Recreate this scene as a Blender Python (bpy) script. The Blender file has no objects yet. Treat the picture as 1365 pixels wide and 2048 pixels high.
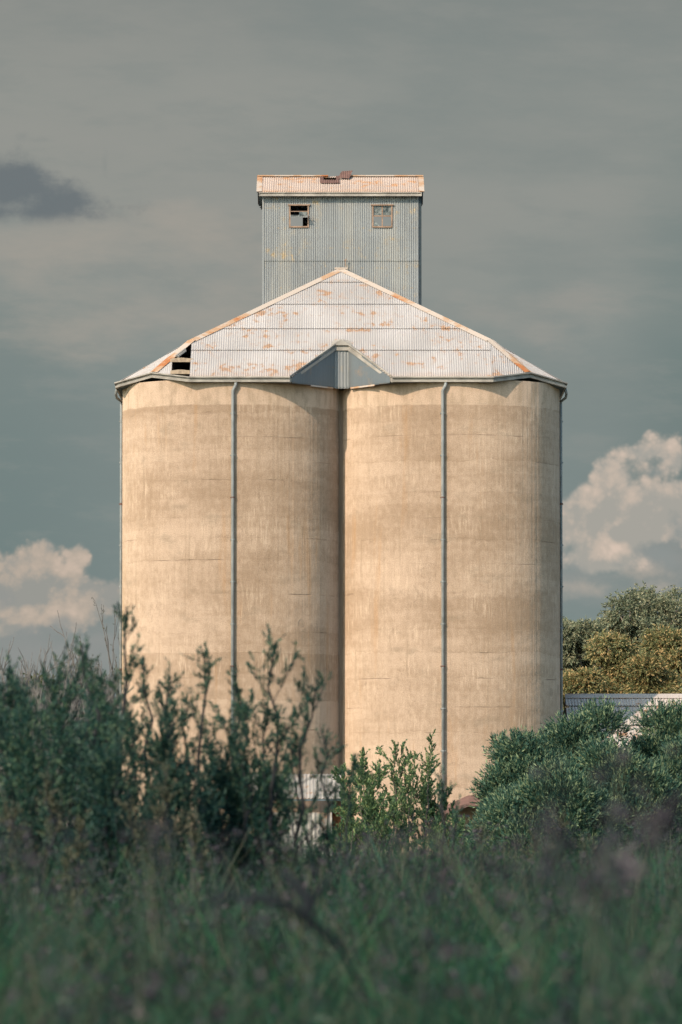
import bpy, math, random
import numpy as np
from mathutils import Vector, Matrix

# ------------------------------------------------------------------ camera, sky, sun, exposure
scene = bpy.context.scene
COL = scene.collection
F = 11378.0                       # 200 mm lens on a 24x36 frame, in photo pixels
DIST, EYE = 253.0, 1.7            # metres from camera to the silo front, eye height
HORIZON = 1665.0
PITCH = math.atan((HORIZON - 1024.0) / F)
cam_d = bpy.data.cameras.new("camera")
cam = bpy.data.objects.new("camera", cam_d); COL.objects.link(cam)
cam.location = (0, -DIST, EYE)
cam.rotation_euler = (math.pi / 2 + PITCH, 0, 0)
cam_d.sensor_fit = 'VERTICAL'; cam_d.sensor_height = 36; cam_d.sensor_width = 24
cam_d.lens = 200.0
cam_d.clip_start = 0.5; cam_d.clip_end = 6000
cam_d.dof.use_dof = True; cam_d.dof.focus_distance = 256.0; cam_d.dof.aperture_fstop = 3.8
scene.camera = cam

def P(px, py, Y):
    dx, dy = px - 682.5, 1024.0 - py
    fy = F * math.cos(PITCH) - dy * math.sin(PITCH)
    fz = F * math.sin(PITCH) + dy * math.cos(PITCH)
    t = (Y + DIST) / fy
    return Vector((dx * t, Y, EYE + fz * t))

EXPO = 0.45
scene.view_settings.view_transform = 'Standard'
scene.view_settings.look = 'None'
scene.view_settings.gamma = 1.0
scene.view_settings.use_curve_mapping = False
scene.view_settings.exposure = EXPO
scene.cycles.use_denoising = True
scene.cycles.max_bounces = 6
scene.cycles.transparent_max_bounces = 8

SUN_AZ = math.radians(35.0)       # to the left of the viewing direction, behind the camera
SUN_EL = math.radians(31.5)
sdir = Vector((-math.sin(SUN_AZ) * math.cos(SUN_EL), -math.cos(SUN_AZ) * math.cos(SUN_EL), math.sin(SUN_EL)))
sun_d = bpy.data.lights.new("sun", 'SUN')
sun_d.energy = 3.6; sun_d.angle = math.radians(0.5); sun_d.color = (1.0, 0.815, 0.645)
sun = bpy.data.objects.new("sun", sun_d); COL.objects.link(sun)
sun.rotation_euler = sdir.to_track_quat('Z', 'Y').to_euler()
sun.location = sdir * 60 + Vector((0, 0, 40))


def lin(c):
    return tuple(((v / 255) / 12.92 if v / 255 <= 0.04045 else ((v / 255 + 0.055) / 1.055) ** 2.4) for v in c)


class NT:
    """small node-building helper"""
    def __init__(s, tree):
        s.t = tree; s.n = tree.nodes; s.l = tree.links; s.n.clear()

    def put(s, sock, v):
        if v is None: return
        if isinstance(v, bpy.types.NodeSocket): s.l.new(v, sock)
        elif isinstance(v, (tuple, list)) and len(v) == 3 and sock.type == 'RGBA': sock.default_value = (*v, 1)
        else: sock.default_value = v

    def node(s, typ, ins=None, **kw):
        n = s.n.new(typ)
        for k, v in kw.items(): setattr(n, k, v)
        for k, v in (ins or {}).items(): s.put(n.inputs[k], v)
        return n

    def m(s, op, a, b=None, c=None, clamp=False):
        n = s.n.new('ShaderNodeMath'); n.operation = op; n.use_clamp = clamp
        s.put(n.inputs[0], a)
        if b is not None: s.put(n.inputs[1], b)
        if c is not None: s.put(n.inputs[2], c)
        return n.outputs[0]

    def smooth(s, x, lo, hi, a=0.0, b=1.0):
        n = s.n.new('ShaderNodeMapRange'); n.interpolation_type = 'SMOOTHSTEP'
        s.put(n.inputs['Value'], x); s.put(n.inputs['From Min'], lo); s.put(n.inputs['From Max'], hi)
        s.put(n.inputs['To Min'], a); s.put(n.inputs['To Max'], b)
        return n.outputs[0]

    def vec(s, x=0.0, y=0.0, z=0.0):
        return s.node('ShaderNodeCombineXYZ', {0: x, 1: y, 2: z}).outputs[0]

    def noise(s, v, scale=1.0, detail=4.0, rough=0.5, dist=0.0):
        return s.node('ShaderNodeTexNoise', {'Vector': v, 'Scale': scale, 'Detail': detail, 'Roughness': rough,
                                             'Distortion': dist}, noise_dimensions='3D').outputs['Fac']

    def white(s, v):
        return s.node('ShaderNodeTexWhiteNoise', {'Vector': v}, noise_dimensions='3D').outputs['Value']

    def mix(s, f, a, b, mode='MIX'):
        n = s.n.new('ShaderNodeMix'); n.data_type = 'RGBA'; n.blend_type = mode
        s.put(n.inputs[0], f); s.put(n.inputs[6], a); s.put(n.inputs[7], b)
        return n.outputs[2]

    def scale(s, col, f):
        return s.node('ShaderNodeVectorMath', {0: col, 3: f}, operation='SCALE').outputs[0]

    def bright(s, col, f):
        return s.mix(1.0, col, s.node('ShaderNodeCombineColor', {0: f, 1: f, 2: f}).outputs[0], 'MULTIPLY')


world = bpy.data.worlds.new("World"); scene.world = world; world.use_nodes = True
w = NT(world.node_tree)
WS = 0.1
gen = w.node('ShaderNodeTexCoord').outputs['Generated']
xyz = w.node('ShaderNodeSeparateXYZ', {0: gen})
X, Y_, Z = xyz.outputs[0], xyz.outputs[1], xyz.outputs[2]
yab = w.m('MAXIMUM', w.m('ABSOLUTE', Y_), 0.08)
k_ = F / 1000.0
U = w.m('MULTIPLY', w.m('DIVIDE', X, yab), k_)            # azimuth
V = w.m('MULTIPLY', w.m('DIVIDE', Z, yab), k_)            # elevation, 0 = horizon, top of view about 1.7
UV = w.vec(U, V, 0.0)

def emitcol(c, g=1.0):
    f = g / (WS * 2 ** EXPO)
    return tuple(v * f for v in lin(c))

def blob(cx, cy, a, b):
    dx = w.m('DIVIDE', w.m('SUBTRACT', U, cx), a)
    dy = w.m('DIVIDE', w.m('SUBTRACT', V, cy), b)
    r = w.m('SQRT', w.m('ADD', w.m('MULTIPLY', dx, dx), w.m('MULTIPLY', dy, dy)))
    return w.m('MULTIPLY', w.m('SUBTRACT', 1.0, r), min(a, b))     # signed distance-like, positive inside

def blobs(lst, k=0.05):
    r = None
    for q in lst:
        # photo pixel centre + radii
        bb = blob((q[0] - 682.5) / 1000, (HORIZON - q[1]) / 1000, q[2] / 1000, q[3] / 1000)
        r = bb if r is None else w.m('SMOOTH_MAX', r, bb, k)
    return r

# storm-grey base with a slow gradient
big = w.noise(w.vec(w.m('MULTIPLY', U, 0.8), w.m('MULTIPLY', V, 1.6), 3.1), 1.3, 4, 0.5)
c_low = emitcol((125, 139, 137)); c_top = emitcol((145, 148, 143)); c_teal = emitcol((110, 129, 128))
base = w.mix(w.smooth(V, 0.55, 1.35), c_low, c_top)
base = w.mix(w.m('MULTIPLY', w.smooth(U, -0.35, -0.7), w.smooth(V, 1.25, 0.55)), base, c_teal)
base = w.mix(w.m('MULTIPLY', w.smooth(U, 0.5, 0.72), w.smooth(V, 1.7, 0.8)), base, emitcol((112, 128, 126)))
base = w.mix(w.smooth(V, 1.45, 1.75, 0.0, 0.55), base, emitcol((120, 127, 126)))
base = w.mix(w.m('MULTIPLY', w.smooth(big, 0.42, 0.62), 0.40), base, emitcol((122, 132, 130)))
base = w.mix(w.m('MULTIPLY', w.smooth(big, 0.52, 0.35), 0.35), base, emitcol((150, 150, 144)))
soft = w.noise(w.vec(w.m('MULTIPLY', U, 1.5), w.m('MULTIPLY', V, 3.5), 9.0), 2.0, 6, 0.55)

def layer(base, field, lo, hi, col, op=1.0):
    return w.mix(w.m('MULTIPLY', w.smooth(field, lo, hi), op), base, col)

# pale stratus streaks at the left and right
n1 = w.m('SUBTRACT', soft, 0.5)
finew = w.m('SUBTRACT', w.noise(w.vec(w.m('ADD', w.m('MULTIPLY', U, 2.0), w.m('MULTIPLY', V, 0.8)), w.m('MULTIPLY', V, 7.0), 21.0), 2.2, 8, 0.62), 0.5)
base = w.mix(w.m('MULTIPLY', w.smooth(finew, -0.02, 0.16), 0.20), base, emitcol((152, 152, 146)))
base = w.mix(w.m('MULTIPLY', w.smooth(finew, 0.02, -0.16), 0.18), base, emitcol((118, 130, 129)))
n1 = w.m('ADD', n1, w.m('MULTIPLY', finew, 0.5))
st = w.m('ADD', blobs([(60, 510, 330, 75), (320, 470, 260, 60), (150, 640, 420, 60), (430, 580, 190, 50)]), w.m('MULTIPLY', n1, 0.33))
base = layer(base, st, -0.03, 0.12, emitcol((162, 157, 148)), 0.8)
st2 = w.m('ADD', blobs([(1130, 610, 110, 36), (960, 625, 170, 35), (1080, 665, 60, 25)]), w.m('MULTIPLY', n1, 0.16))
base = layer(base, st2, -0.01, 0.06, emitcol((156, 153, 146)), 0.7)
st3 = w.m('ADD', blobs([(90, 300, 130, 60), (30, 270, 80, 30)]), w.m('MULTIPLY', n1, 0.2))
base = layer(base, st3, -0.02, 0.09, emitcol((150, 150, 145)), 0.4)
# dark flat-bottomed cloud at the left
nd = w.m('SUBTRACT', w.noise(UV, 9.0, 8, 0.62), 0.5)
dk = w.m('ADD', blobs([(20, 372, 90, 68), (110, 402, 85, 45), (178, 430, 48, 22), (60, 420, 150, 32), (-80, 380, 130, 80)], 0.03), w.m('ADD', w.m('MULTIPLY', nd, 0.11), w.m('MULTIPLY', finew, 0.08)))
dk = w.m('MULTIPLY', w.smooth(dk, -0.012, 0.035), w.smooth(V, 1.205, 1.245))
base = w.mix(w.m('MULTIPLY', dk, 0.85), base, emitcol((102, 111, 116)))
wisp = w.m('ADD', blobs([(75, 275, 32, 6), (208, 325, 5, 22), (225, 1085, 6, 26), (42, 268, 14, 8)], 0.01), w.m('MULTIPLY', nd, 0.03))
base = layer(base, wisp, -0.002, 0.012, emitcol((118, 127, 127)), 0.22)

def cumulus(base, lst, hi_c, mid_c, shade_c, z, amp=0.06, edge=0.03, lift=0.0):
    v = w.vec(U, V, z)
    nA = w.noise(v, 7.0, 9, 0.56, 0.3)
    vor = w.node('ShaderNodeTexVoronoi', {'Vector': w.node('ShaderNodeVectorMath', {0: v, 1: w.node('ShaderNodeTexNoise', {'Vector': v, 'Scale': 9.0, 'Detail': 5.0}).outputs['Color'], 2: (0.12, 0.12, 0.12)}, operation='MULTIPLY_ADD').outputs[0] if False else v,
                                          'Scale': 15.0, 'Smoothness': 0.6, 'Detail': 3.0, 'Roughness': 0.55}, feature='SMOOTH_F1').outputs['Distance']
    puff = w.m('SUBTRACT', 0.42, vor)
    f = w.m('ADD', blobs(lst, 0.03), w.m('ADD', w.m('MULTIPLY', w.m('SUBTRACT', nA, 0.5), amp), w.m('MULTIPLY', puff, amp * 0.55)))
    m = w.smooth(f, 0.0, edge)
    # light side faces the sun (left, up): compare the puff field with itself a step towards the sun
    v2 = w.vec(w.m('SUBTRACT', U, 0.018), w.m('ADD', V, 0.026), z)
    nB = w.noise(v2, 7.0, 9, 0.56, 0.3)
    rel = w.m('SUBTRACT', nA, nB)
    nC = w.noise(w.vec(w.m('MULTIPLY', U, 1.0), w.m('MULTIPLY', V, 1.9), z + 4.2), 3.6, 6, 0.5)
    lit = w.m('ADD', w.m('MULTIPLY', rel, 2.4), w.m('ADD', 0.5 + lift, w.m('MULTIPLY', puff, 0.8)))
    lit = w.m('ADD', lit, w.m('MULTIPLY', w.m('SUBTRACT', nC, 0.5), 1.2))
    col = w.mix(w.smooth(lit, 0.1, 0.62), shade_c, mid_c)
    col = w.mix(w.smooth(lit, 0.5, 1.0), col, hi_c)
    return w.mix(m, base, col), lit

# pale bank behind, low down on both sides
bank = w.m('ADD', blobs([(1330, 1120, 330, 110), (60, 1290, 330, 110)]), w.m('MULTIPLY', n1, 0.2))
base = layer(base, bank, -0.02, 0.12, emitcol((146, 148, 145)), 0.8)
# right towering cumulus
base, lit = cumulus(base, [(1290, 905, 92, 52), (1225, 950, 70, 60), (1170, 1010, 80, 62), (1130, 1050, 90, 70), (1350, 920, 52, 45), (1440, 930, 80, 70),
                           (1260, 1040, 140, 95), (1200, 1110, 150, 62), (1340, 1000, 110, 60), (1480, 1040, 150, 120)],
                    emitcol((214, 194, 178)), emitcol((194, 180, 166)), emitcol((166, 163, 155)), 1.7, 0.055, 0.018, 0.22)
# blue-grey breaks in it, and the lower shelf
brk = w.m('ADD', blobs([(1352, 1045, 26, 30), (1370, 1060, 40, 45), (1318, 945, 36, 14), (1150, 1135, 50, 16), (1240, 1130, 60, 18), (1320, 1110, 70, 22), (1345, 1125, 40, 26)], 0.02), w.m('MULTIPLY', nd, 0.07))
base = layer(base, brk, 0.0, 0.03, emitcol((142, 148, 146)), 0.75)
sh = w.m('ADD', blobs([(1160, 1175, 80, 26), (1270, 1145, 90, 20), (1310, 1175, 60, 18)], 0.02), w.m('MULTIPLY', nd, 0.10))
base = layer(base, sh, -0.004, 0.035, emitcol((176, 167, 156)), 0.8)
# left cumulus, duller
base, lit2 = cumulus(base, [(92, 1100, 56, 48), (60, 1136, 100, 66), (158, 1114, 44, 46), (20, 1128, 60, 42), (-60, 1160, 90, 60), (215, 1160, 50, 26), (120, 1200, 170, 80), (225, 1180, 60, 60), (0, 1220, 140, 80)],
                     emitcol((200, 182, 166)), emitcol((182, 169, 155)), emitcol((152, 152, 146)), 7.3, 0.055, 0.016, 0.32)
shl = w.m('ADD', blobs([(122, 1250, 44, 26), (60, 1262, 50, 18), (5, 1200, 30, 26), (200, 1290, 60, 22), (90, 1330, 200, 50)], 0.02), w.m('MULTIPLY', nd, 0.07))
base = layer(base, shl, -0.002, 0.02, emitcol((146, 148, 145)), 0.6)

sky = w.node('ShaderNodeTexSky', sky_type='NISHITA', sun_disc=False, sun_elevation=SUN_EL,
             sun_rotation=math.radians(180) + SUN_AZ, air_density=1.0, dust_density=1.5, ozone_density=1.5)
front = w.smooth(Y_, -0.10, 0.45)       # the storm front stands in the north half; clear sky behind the camera
skyc = w.mix(1.0, w.scale(sky.outputs[0], 1.8), (0.88, 1.02, 1.0), 'MULTIPLY')
final = w.mix(front, skyc, base)
bg = w.node('ShaderNodeBackground', {'Color': final, 'Strength': WS})
w.l.new(bg.outputs[0], w.node('ShaderNodeOutputWorld').inputs[0])

# ------------------------------------------------------------------ object helpers
def link(o, parent=None):
    COL.objects.link(o)
    if parent is not None: o.parent = parent
    return o

def tag(o, label=None, cat=None, group=None, kind=None):
    if label: o['label'] = label
    if cat: o['category'] = cat
    if group: o['group'] = group
    if kind: o['kind'] = kind
    return o

def empty(name, loc, label, cat, group=None):
    o = bpy.data.objects.new(name, None); o.location = loc; o.empty_display_size = 0.2
    link(o); return tag(o, label, cat, group)

class MB:
    def __init__(s): s.v = []; s.f = []; s.uv = []
    def quad(s, a, b, c, d, uv=None):
        i = len(s.v); s.v += [tuple(a), tuple(b), tuple(c), tuple(d)]; s.f.append((i, i + 1, i + 2, i + 3))
        s.uv += uv if uv else [(0, 0), (1, 0), (1, 1), (0, 1)]
    def tri(s, a, b, c, uv=None):
        i = len(s.v); s.v += [tuple(a), tuple(b), tuple(c)]; s.f.append((i, i + 1, i + 2))
        s.uv += uv if uv else [(0, 0), (1, 0), (1, 1)]
    def box(s, lo, hi, mat=None):
        x0, y0, z0 = lo; x1, y1, z1 = hi
        c = [Vector(q) for q in ((x0, y0, z0), (x1, y0, z0), (x1, y1, z0), (x0, y1, z0), (x0, y0, z1), (x1, y0, z1), (x1, y1, z1), (x0, y1, z1))]
        if mat: c = [mat @ q for q in c]
        for q in ((0, 1, 5, 4), (1, 2, 6, 5), (2, 3, 7, 6), (3, 0, 4, 7), (4, 5, 6, 7), (3, 2, 1, 0)):
            s.quad(*[c[i] for i in q])
    def tube(s, pts, rad, n=6):
        rings = []
        for i, p in enumerate(pts):
            p = Vector(p)
            d = (Vector(pts[min(i + 1, len(pts) - 1)]) - Vector(pts[max(i - 1, 0)]))
            d = d.normalized() if d.length > 1e-9 else Vector((0, 0, 1))
            a = d.cross(Vector((0.13, 0.97, 0.21))).normalized(); b = d.cross(a)
            r = rad[i] if isinstance(rad, (list, tuple)) else rad
            rings.append([tuple(p + a * (r * math.cos(6.28319 * k / n)) + b * (r * math.sin(6.28319 * k / n))) for k in range(n)])
        base = len(s.v)
        for rg in rings:
            s.v += rg
        for i in range(len(rings) - 1):
            for k in range(n):
                q = (base + i * n + k, base + i * n + (k + 1) % n, base + (i + 1) * n + (k + 1) % n, base + (i + 1) * n + k)
                s.f.append(q); s.uv += [(0, 0)] * 4
        s.f.append(tuple(base + k for k in range(n))[::-1]); s.uv += [(0, 0)] * n
        s.f.append(tuple(base + (len(rings) - 1) * n + k for k in range(n))); s.uv += [(0, 0)] * n
    def build(s, name, mat, parent=None, smooth=False):
        me = bpy.data.meshes.new(name); me.from_pydata(s.v, [], s.f)
        uvl = me.uv_layers.new(name="UVMap")
        if len(s.uv) == len(me.loops):
            uvl.data.foreach_set('uv', np.array(s.uv, dtype=np.float32).ravel())
        if smooth: me.polygons.foreach_set('use_smooth', [True] * len(me.polygons))
        me.materials.append(mat); me.update()
        return link(bpy.data.objects.new(name, me), parent)

def quads_obj(name, verts, mat, parent=None):
    """verts: (n,4,3) array -> one mesh of n quads"""
    n = len(verts); me = bpy.data.meshes.new(name)
    me.vertices.add(n * 4); me.vertices.foreach_set('co', verts.astype(np.float32).ravel())
    me.loops.add(n * 4); me.loops.foreach_set('vertex_index', np.arange(n * 4, dtype=np.int32))
    me.polygons.add(n); me.polygons.foreach_set('loop_start', np.arange(0, n * 4, 4, dtype=np.int32))
    me.polygons.foreach_set('loop_total', np.full(n, 4, dtype=np.int32))
    me.materials.append(mat); me.update(calc_edges=True)
    return link(bpy.data.objects.new(name, me), parent)

# ------------------------------------------------------------------ materials
def new_mat(name):
    m = bpy.data.materials.new(name); m.use_nodes = True
    return m, NT(m.node_tree)

def finish(n, col, rough=0.7, metal=0.0, bump=None, bdist=0.01, bstr=1.0, spec=0.3, drough=0.4):
    ins = {'Base Color': col, 'Roughness': rough, 'Metallic': metal, 'Specular IOR Level': spec, 'Diffuse Roughness': drough}
    bs = n.node('ShaderNodeBsdfPrincipled', ins)
    if bump is not None:
        b = n.node('ShaderNodeBump', {'Height': bump, 'Distance': bdist, 'Strength': bstr})
        n.l.new(b.outputs[0], bs.inputs['Normal'])
    n.l.new(bs.outputs[0], n.node('ShaderNodeOutputMaterial').inputs[0])
    return bs

def mat_plain(name, col, rough=0.7, metal=0.0, var=0.25, scale=3.0, spec=0.3):
    m, n = new_mat(name)
    oc = n.node('ShaderNodeTexCoord').outputs['Object']
    f = n.noise(oc, scale, 5, 0.6)
    c = n.bright(col, n.smooth(f, 0.25, 0.75, 1 - var, 1 + var))
    finish(n, c, rough, metal, n.noise(oc, scale * 6, 3), 0.004, 0.5, spec)
    return m

def mat_concrete():
    m, n = new_mat('silo_concrete')
    uv = n.node('ShaderNodeTexCoord').outputs['UV']
    s = n.node('ShaderNodeSeparateXYZ', {0: uv}); u, v = s.outputs[0], s.outputs[1]
    rnd = n.m('MULTIPLY', n.node('ShaderNodeObjectInfo').outputs['Random'], 37.0)
    LIFT = 1.22
    def N(su, sv, z=0.0, detail=4, rough=0.5):
        return n.noise(n.vec(n.m('MULTIPLY', u, su), n.m('MULTIPLY', v, sv), n.m('ADD', rnd, z)), 1.0, detail, rough)
    drift = n.m('MULTIPLY', n.m('SUBTRACT', n.noise(n.vec(0.0, n.m('MULTIPLY', v, 0.33), rnd), 1.0, 3, 0.6), 0.5), 2.6)
    v0 = v; v = n.m('ADD', v, drift)
    wob = n.m('ADD', n.m('MULTIPLY', n.m('SUBTRACT', N(0.35, 0.3, 1, 3), 0.5), 0.55), n.m('MULTIPLY', n.m('SUBTRACT', N(3.2, 0.8, 2, 5, 0.7), 0.5), 0.34))
    vl = n.m('DIVIDE', n.m('ADD', v, wob), LIFT)
    vl2 = n.m('DIVIDE', n.m('ADD', v, n.m('MULTIPLY', n.m('SUBTRACT', N(0.4, 0.2, 3, 2), 0.5), 0.08)), LIFT)
    v = v0
    idx = n.m('FLOOR', vl); fr = n.m('FRACT', vl); fr2 = n.m('FRACT', vl2)
    tone = n.white(n.vec(idx, n.m('FLOOR', rnd), 5.0))
    tone2 = n.white(n.vec(n.m('FLOOR', n.m('MULTIPLY', vl, 2.0)), n.m('FLOOR', rnd), 2.0))
    patch = N(0.22, 0.35, 5, 5, 0.55)
    fine = N(7.0, 0.22, 8, 5, 0.6)                  # long vertical streaks
    fine2 = N(20.0, 1.2, 11, 3, 0.6)
    fine3 = N(2.6, 0.10, 14, 3, 0.5)
    cA = (0.510, 0.386, 0.286); cB = (0.340, 0.242, 0.164)
    t = n.m('ADD', n.m('MULTIPLY', tone, 0.38), n.m('MULTIPLY', tone2, 0.24))
    t = n.m('ADD', t, n.m('MULTIPLY', n.m('SUBTRACT', patch, 0.5), 1.7))
    t = n.m('ADD', t, n.m('MULTIPLY', n.m('SUBTRACT', fine, 0.5), 0.38))
    t = n.m('ADD', t, n.m('MULTIPLY', n.m('SUBTRACT', fine3, 0.5), 0.2))
    t = n.m('ADD', t, n.m('MULTIPLY', n.m('SUBTRACT', fine2, 0.5), 0.35))
    t = n.m('ADD', t, n.m('MULTIPLY', n.m('SUBTRACT', N(0.22, 2.6, 17, 6, 0.62), 0.5), 0.6))
    t = n.m('ADD', t, n.m('MULTIPLY', n.m('SUBTRACT', N(4.0, 3.0, 19, 5, 0.72), 0.5), 1.25))
    col = n.mix(n.smooth(t, -0.20, 0.85), cA, cB)
    # pale washed drips hanging from some joints
    drip = n.m('MULTIPLY', n.m('MULTIPLY', n.smooth(N(9.0, 0.8, 21, 5, 0.75), 0.48, 0.62), n.smooth(N(0.35, 0.5, 23, 4), 0.45, 0.6)), n.smooth(N(1.0, 0.9, 24, 3), 0.35, 0.6))
    col = n.mix(n.m('MULTIPLY', drip, 0.55), col, (0.64, 0.50, 0.375))
    # grey grime patches
    gr = n.m('MULTIPLY', n.smooth(N(0.55, 1.1, 31, 6, 0.68), 0.55, 0.68), 0.36)
    col = n.mix(gr, col, (0.27, 0.215, 0.155))
    grv = n.m('MULTIPLY', n.smooth(N(3.4, 0.18, 35, 5, 0.65), 0.56, 0.68), 0.30)
    col = n.mix(grv, col, (0.28, 0.205, 0.135))
    # warm iron stain
    st = n.m('MULTIPLY', n.smooth(N(1.2, 0.12, 41, 5, 0.6), 0.58, 0.70), 0.35)
    col = n.mix(st, col, (0.42, 0.24, 0.11))
    # joints: thin broken dark lines with a lighter lip
    dj = n.m('MINIMUM', fr2, n.m('SUBTRACT', 1.0, fr2))
    jm = n.m('MULTIPLY', n.smooth(dj, 0.020, 0.004), n.smooth(N(0.5, 0.9, 51, 4, 0.6), 0.52, 0.66))
    col = n.mix(n.m('MULTIPLY', jm, 0.55), col, (0.14, 0.095, 0.06))
    dj2 = n.smooth(fr, 0.06, 0.0)
    col = n.mix(n.m('MULTIPLY', dj2, n.m('MULTIPLY', n.smooth(N(1.2, 0.6, 57, 4), 0.42, 0.6), 0.30)), col, (0.22, 0.155, 0.10))
    # round patched spots
    vor = n.node('ShaderNodeTexVoronoi', {'Vector': n.vec(n.m('MULTIPLY', u, 0.75), n.m('ADD', n.m('MULTIPLY', v, 0.8), 0.0), rnd), 'Scale': 1.0, 'Randomness': 0.9})
    near = n.m('MULTIPLY', n.smooth(n.m('ADD', vor.outputs['Distance'], n.m('MULTIPLY', n.m('SUBTRACT', N(4, 4, 61), 0.5), 0.16)), 0.19, 0.14), n.smooth(n.white(vor.outputs['Position']), 0.80, 0.84))
    near = n.m('MULTIPLY', near, n.smooth(v, 12.5, 10.5))
    col = n.mix(n.m('MULTIPLY', near, 0.32), col, (0.20, 0.155, 0.11))
    # cleaner collar under the eaves
    top = n.smooth(n.m('ADD', v, n.m('MULTIPLY', n.m('SUBTRACT', N(1.5, 0.5, 71, 4), 0.5), 0.12)), 20.72, 20.80)
    topc = n.mix(n.smooth(N(2.2, 0.8, 75, 6, 0.65), 0.42, 0.66), (0.60, 0.46, 0.345), (0.44, 0.335, 0.24))
    col = n.mix(n.m('MULTIPLY', top, 0.7), col, topc)
    ck = n.m('MULTIPLY', n.smooth(n.m('ABSOLUTE', n.m('SUBTRACT', N(0.9, 0.35, 61, 5, 0.7), 0.5)), 0.006, 0.001), n.smooth(N(0.3, 0.3, 63, 3), 0.52, 0.62))
    col = n.mix(n.m('MULTIPLY', ck, 0.4), col, (0.16, 0.11, 0.07))
    pit = n.m('MULTIPLY', n.smooth(N(7.0, 7.0, 65, 2), 0.74, 0.80), n.smooth(N(0.6, 0.6, 67, 3), 0.45, 0.6))
    col = n.mix(n.m('MULTIPLY', pit, 0.55), col, (0.17, 0.12, 0.08))
    # speckle
    sp = N(26, 26, 81, 2)
    col = n.bright(col, n.smooth(sp, 0.3, 0.7, 0.84, 1.12))
    # relief: vertical board ribs, joints, roughness
    boards = N(5.0, 0.05, 91, 2, 0.5)
    lump = N(1.1, 2.0, 97, 6, 0.65)
    h = n.m('ADD', n.m('ADD', n.m('MULTIPLY', boards, 0.8), n.m('MULTIPLY', lump, 0.8)), n.m('MULTIPLY', fine2, 0.25))
    h = n.m('ADD', h, n.m('MULTIPLY', N(1.3, 1.3, 95, 5, 0.6), 0.7))
    h = n.m('SUBTRACT', h, n.m('MULTIPLY', jm, 0.5))
    h = n.m('SUBTRACT', h, n.m('MULTIPLY', near, 0.4))
    finish(n, col, 0.92, 0, h, 0.045, 0.6, 0.15, 1.0)
    return m

def mat_galv(name, base, rust=(0.42, 0.20, 0.08), amount=0.5, sheet=0.83, metal=0.25, rough=0.6, streak=0.3, tint=None, edge=0.0, vrows=None):
    """corrugated iron; uv in metres, v up the slope"""
    m, n = new_mat(name)
    uv = n.node('ShaderNodeTexCoord').outputs['UV']
    s = n.node('ShaderNodeSeparateXYZ', {0: uv}); u, v = s.outputs[0], s.outputs[1]
    rnd = n.m('MULTIPLY', n.node('ShaderNodeObjectInfo').outputs['Random'], 23.0)
    def N(su, sv, z=0.0, d=4, r=0.5):
        return n.noise(n.vec(n.m('MULTIPLY', u, su), n.m('MULTIPLY', v, sv), n.m('ADD', rnd, z)), 1.0, d, r)
    sh = n.white(n.vec(n.m('FLOOR', n.m('DIVIDE', u, sheet)), n.m('FLOOR', n.m('DIVIDE', v, 2.6)), 3.0))
    g = n.m('ADD', n.m('MULTIPLY', n.m('SUBTRACT', sh, 0.5), 0.12), n.m('MULTIPLY', n.m('SUBTRACT', N(0.4, 0.25, 2, 5), 0.5), 0.7))
    g = n.m('ADD', g, n.m('MULTIPLY', n.m('SUBTRACT', N(9.7, 0.25, 5, 3), 0.5), streak))
    g = n.m('ADD', g, n.m('MULTIPLY', n.m('SUBTRACT', N(14, 9, 6, 2), 0.5), 0.16))
    col = n.bright(base, n.smooth(g, -0.5, 0.5, 0.70, 1.28))
    if tint:
        col = n.mix(n.m('MULTIPLY', n.smooth(N(1.4, 0.16, 15, 5, 0.6), 0.48, 0.64), 0.42), col, tint)
    # seam at every sheet edge
    fu = n.m('FRACT', n.m('DIVIDE', u, sheet))
    col = n.mix(n.m('MULTIPLY', n.smooth(fu, 0.035, 0.0), 0.35), col, (0.10, 0.09, 0.08))
    # rust blotches in short rows with faint halo
    r1 = N(2.5, 1.7, 21, 5, 0.62)
    r2 = N(0.5, 0.6, 25, 3)
    rr = n.m('ADD', r1, n.m('MULTIPLY', n.m('SUBTRACT', r2, 0.5), 0.6))
    th = 0.70 - amount * 0.16
    halo = n.smooth(rr, th - 0.10, th + 0.03)
    core = n.smooth(rr, th + 0.005, th + 0.07)
    col = n.mix(n.m('MULTIPLY', halo, 0.5), col, n.mix(0.45, base, rust))
    col = n.mix(n.m('MULTIPLY', core, 0.78), col, n.bright(rust, n.smooth(N(9, 9, 29, 3), 0.3, 0.7, 0.65, 1.25)))
    nail = n.m('MULTIPLY', n.smooth(n.m('ABSOLUTE', n.m('SUBTRACT', n.m('FRACT', n.m('DIVIDE', v, 0.93)), 0.5)), 0.455, 0.49), n.smooth(N(5.0, 1.0, 51, 4, 0.7), 0.54, 0.64))
    col = n.mix(n.m('MULTIPLY', nail, 0.6), col, n.bright(rust, 0.85))
    if edge:
        e = n.m('MULTIPLY', n.smooth(n.m('ADD', v, n.m('MULTIPLY', n.m('SUBTRACT', N(1.3, 1.0, 33, 4), 0.5), 0.5)), edge, 0.0), 0.55)
        col = n.mix(e, col, n.mix(0.5, base, rust))
    finish(n, col, rough, metal, N(10, 10, 41, 3), 0.003, 0.3, 0.35)
    return m

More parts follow.
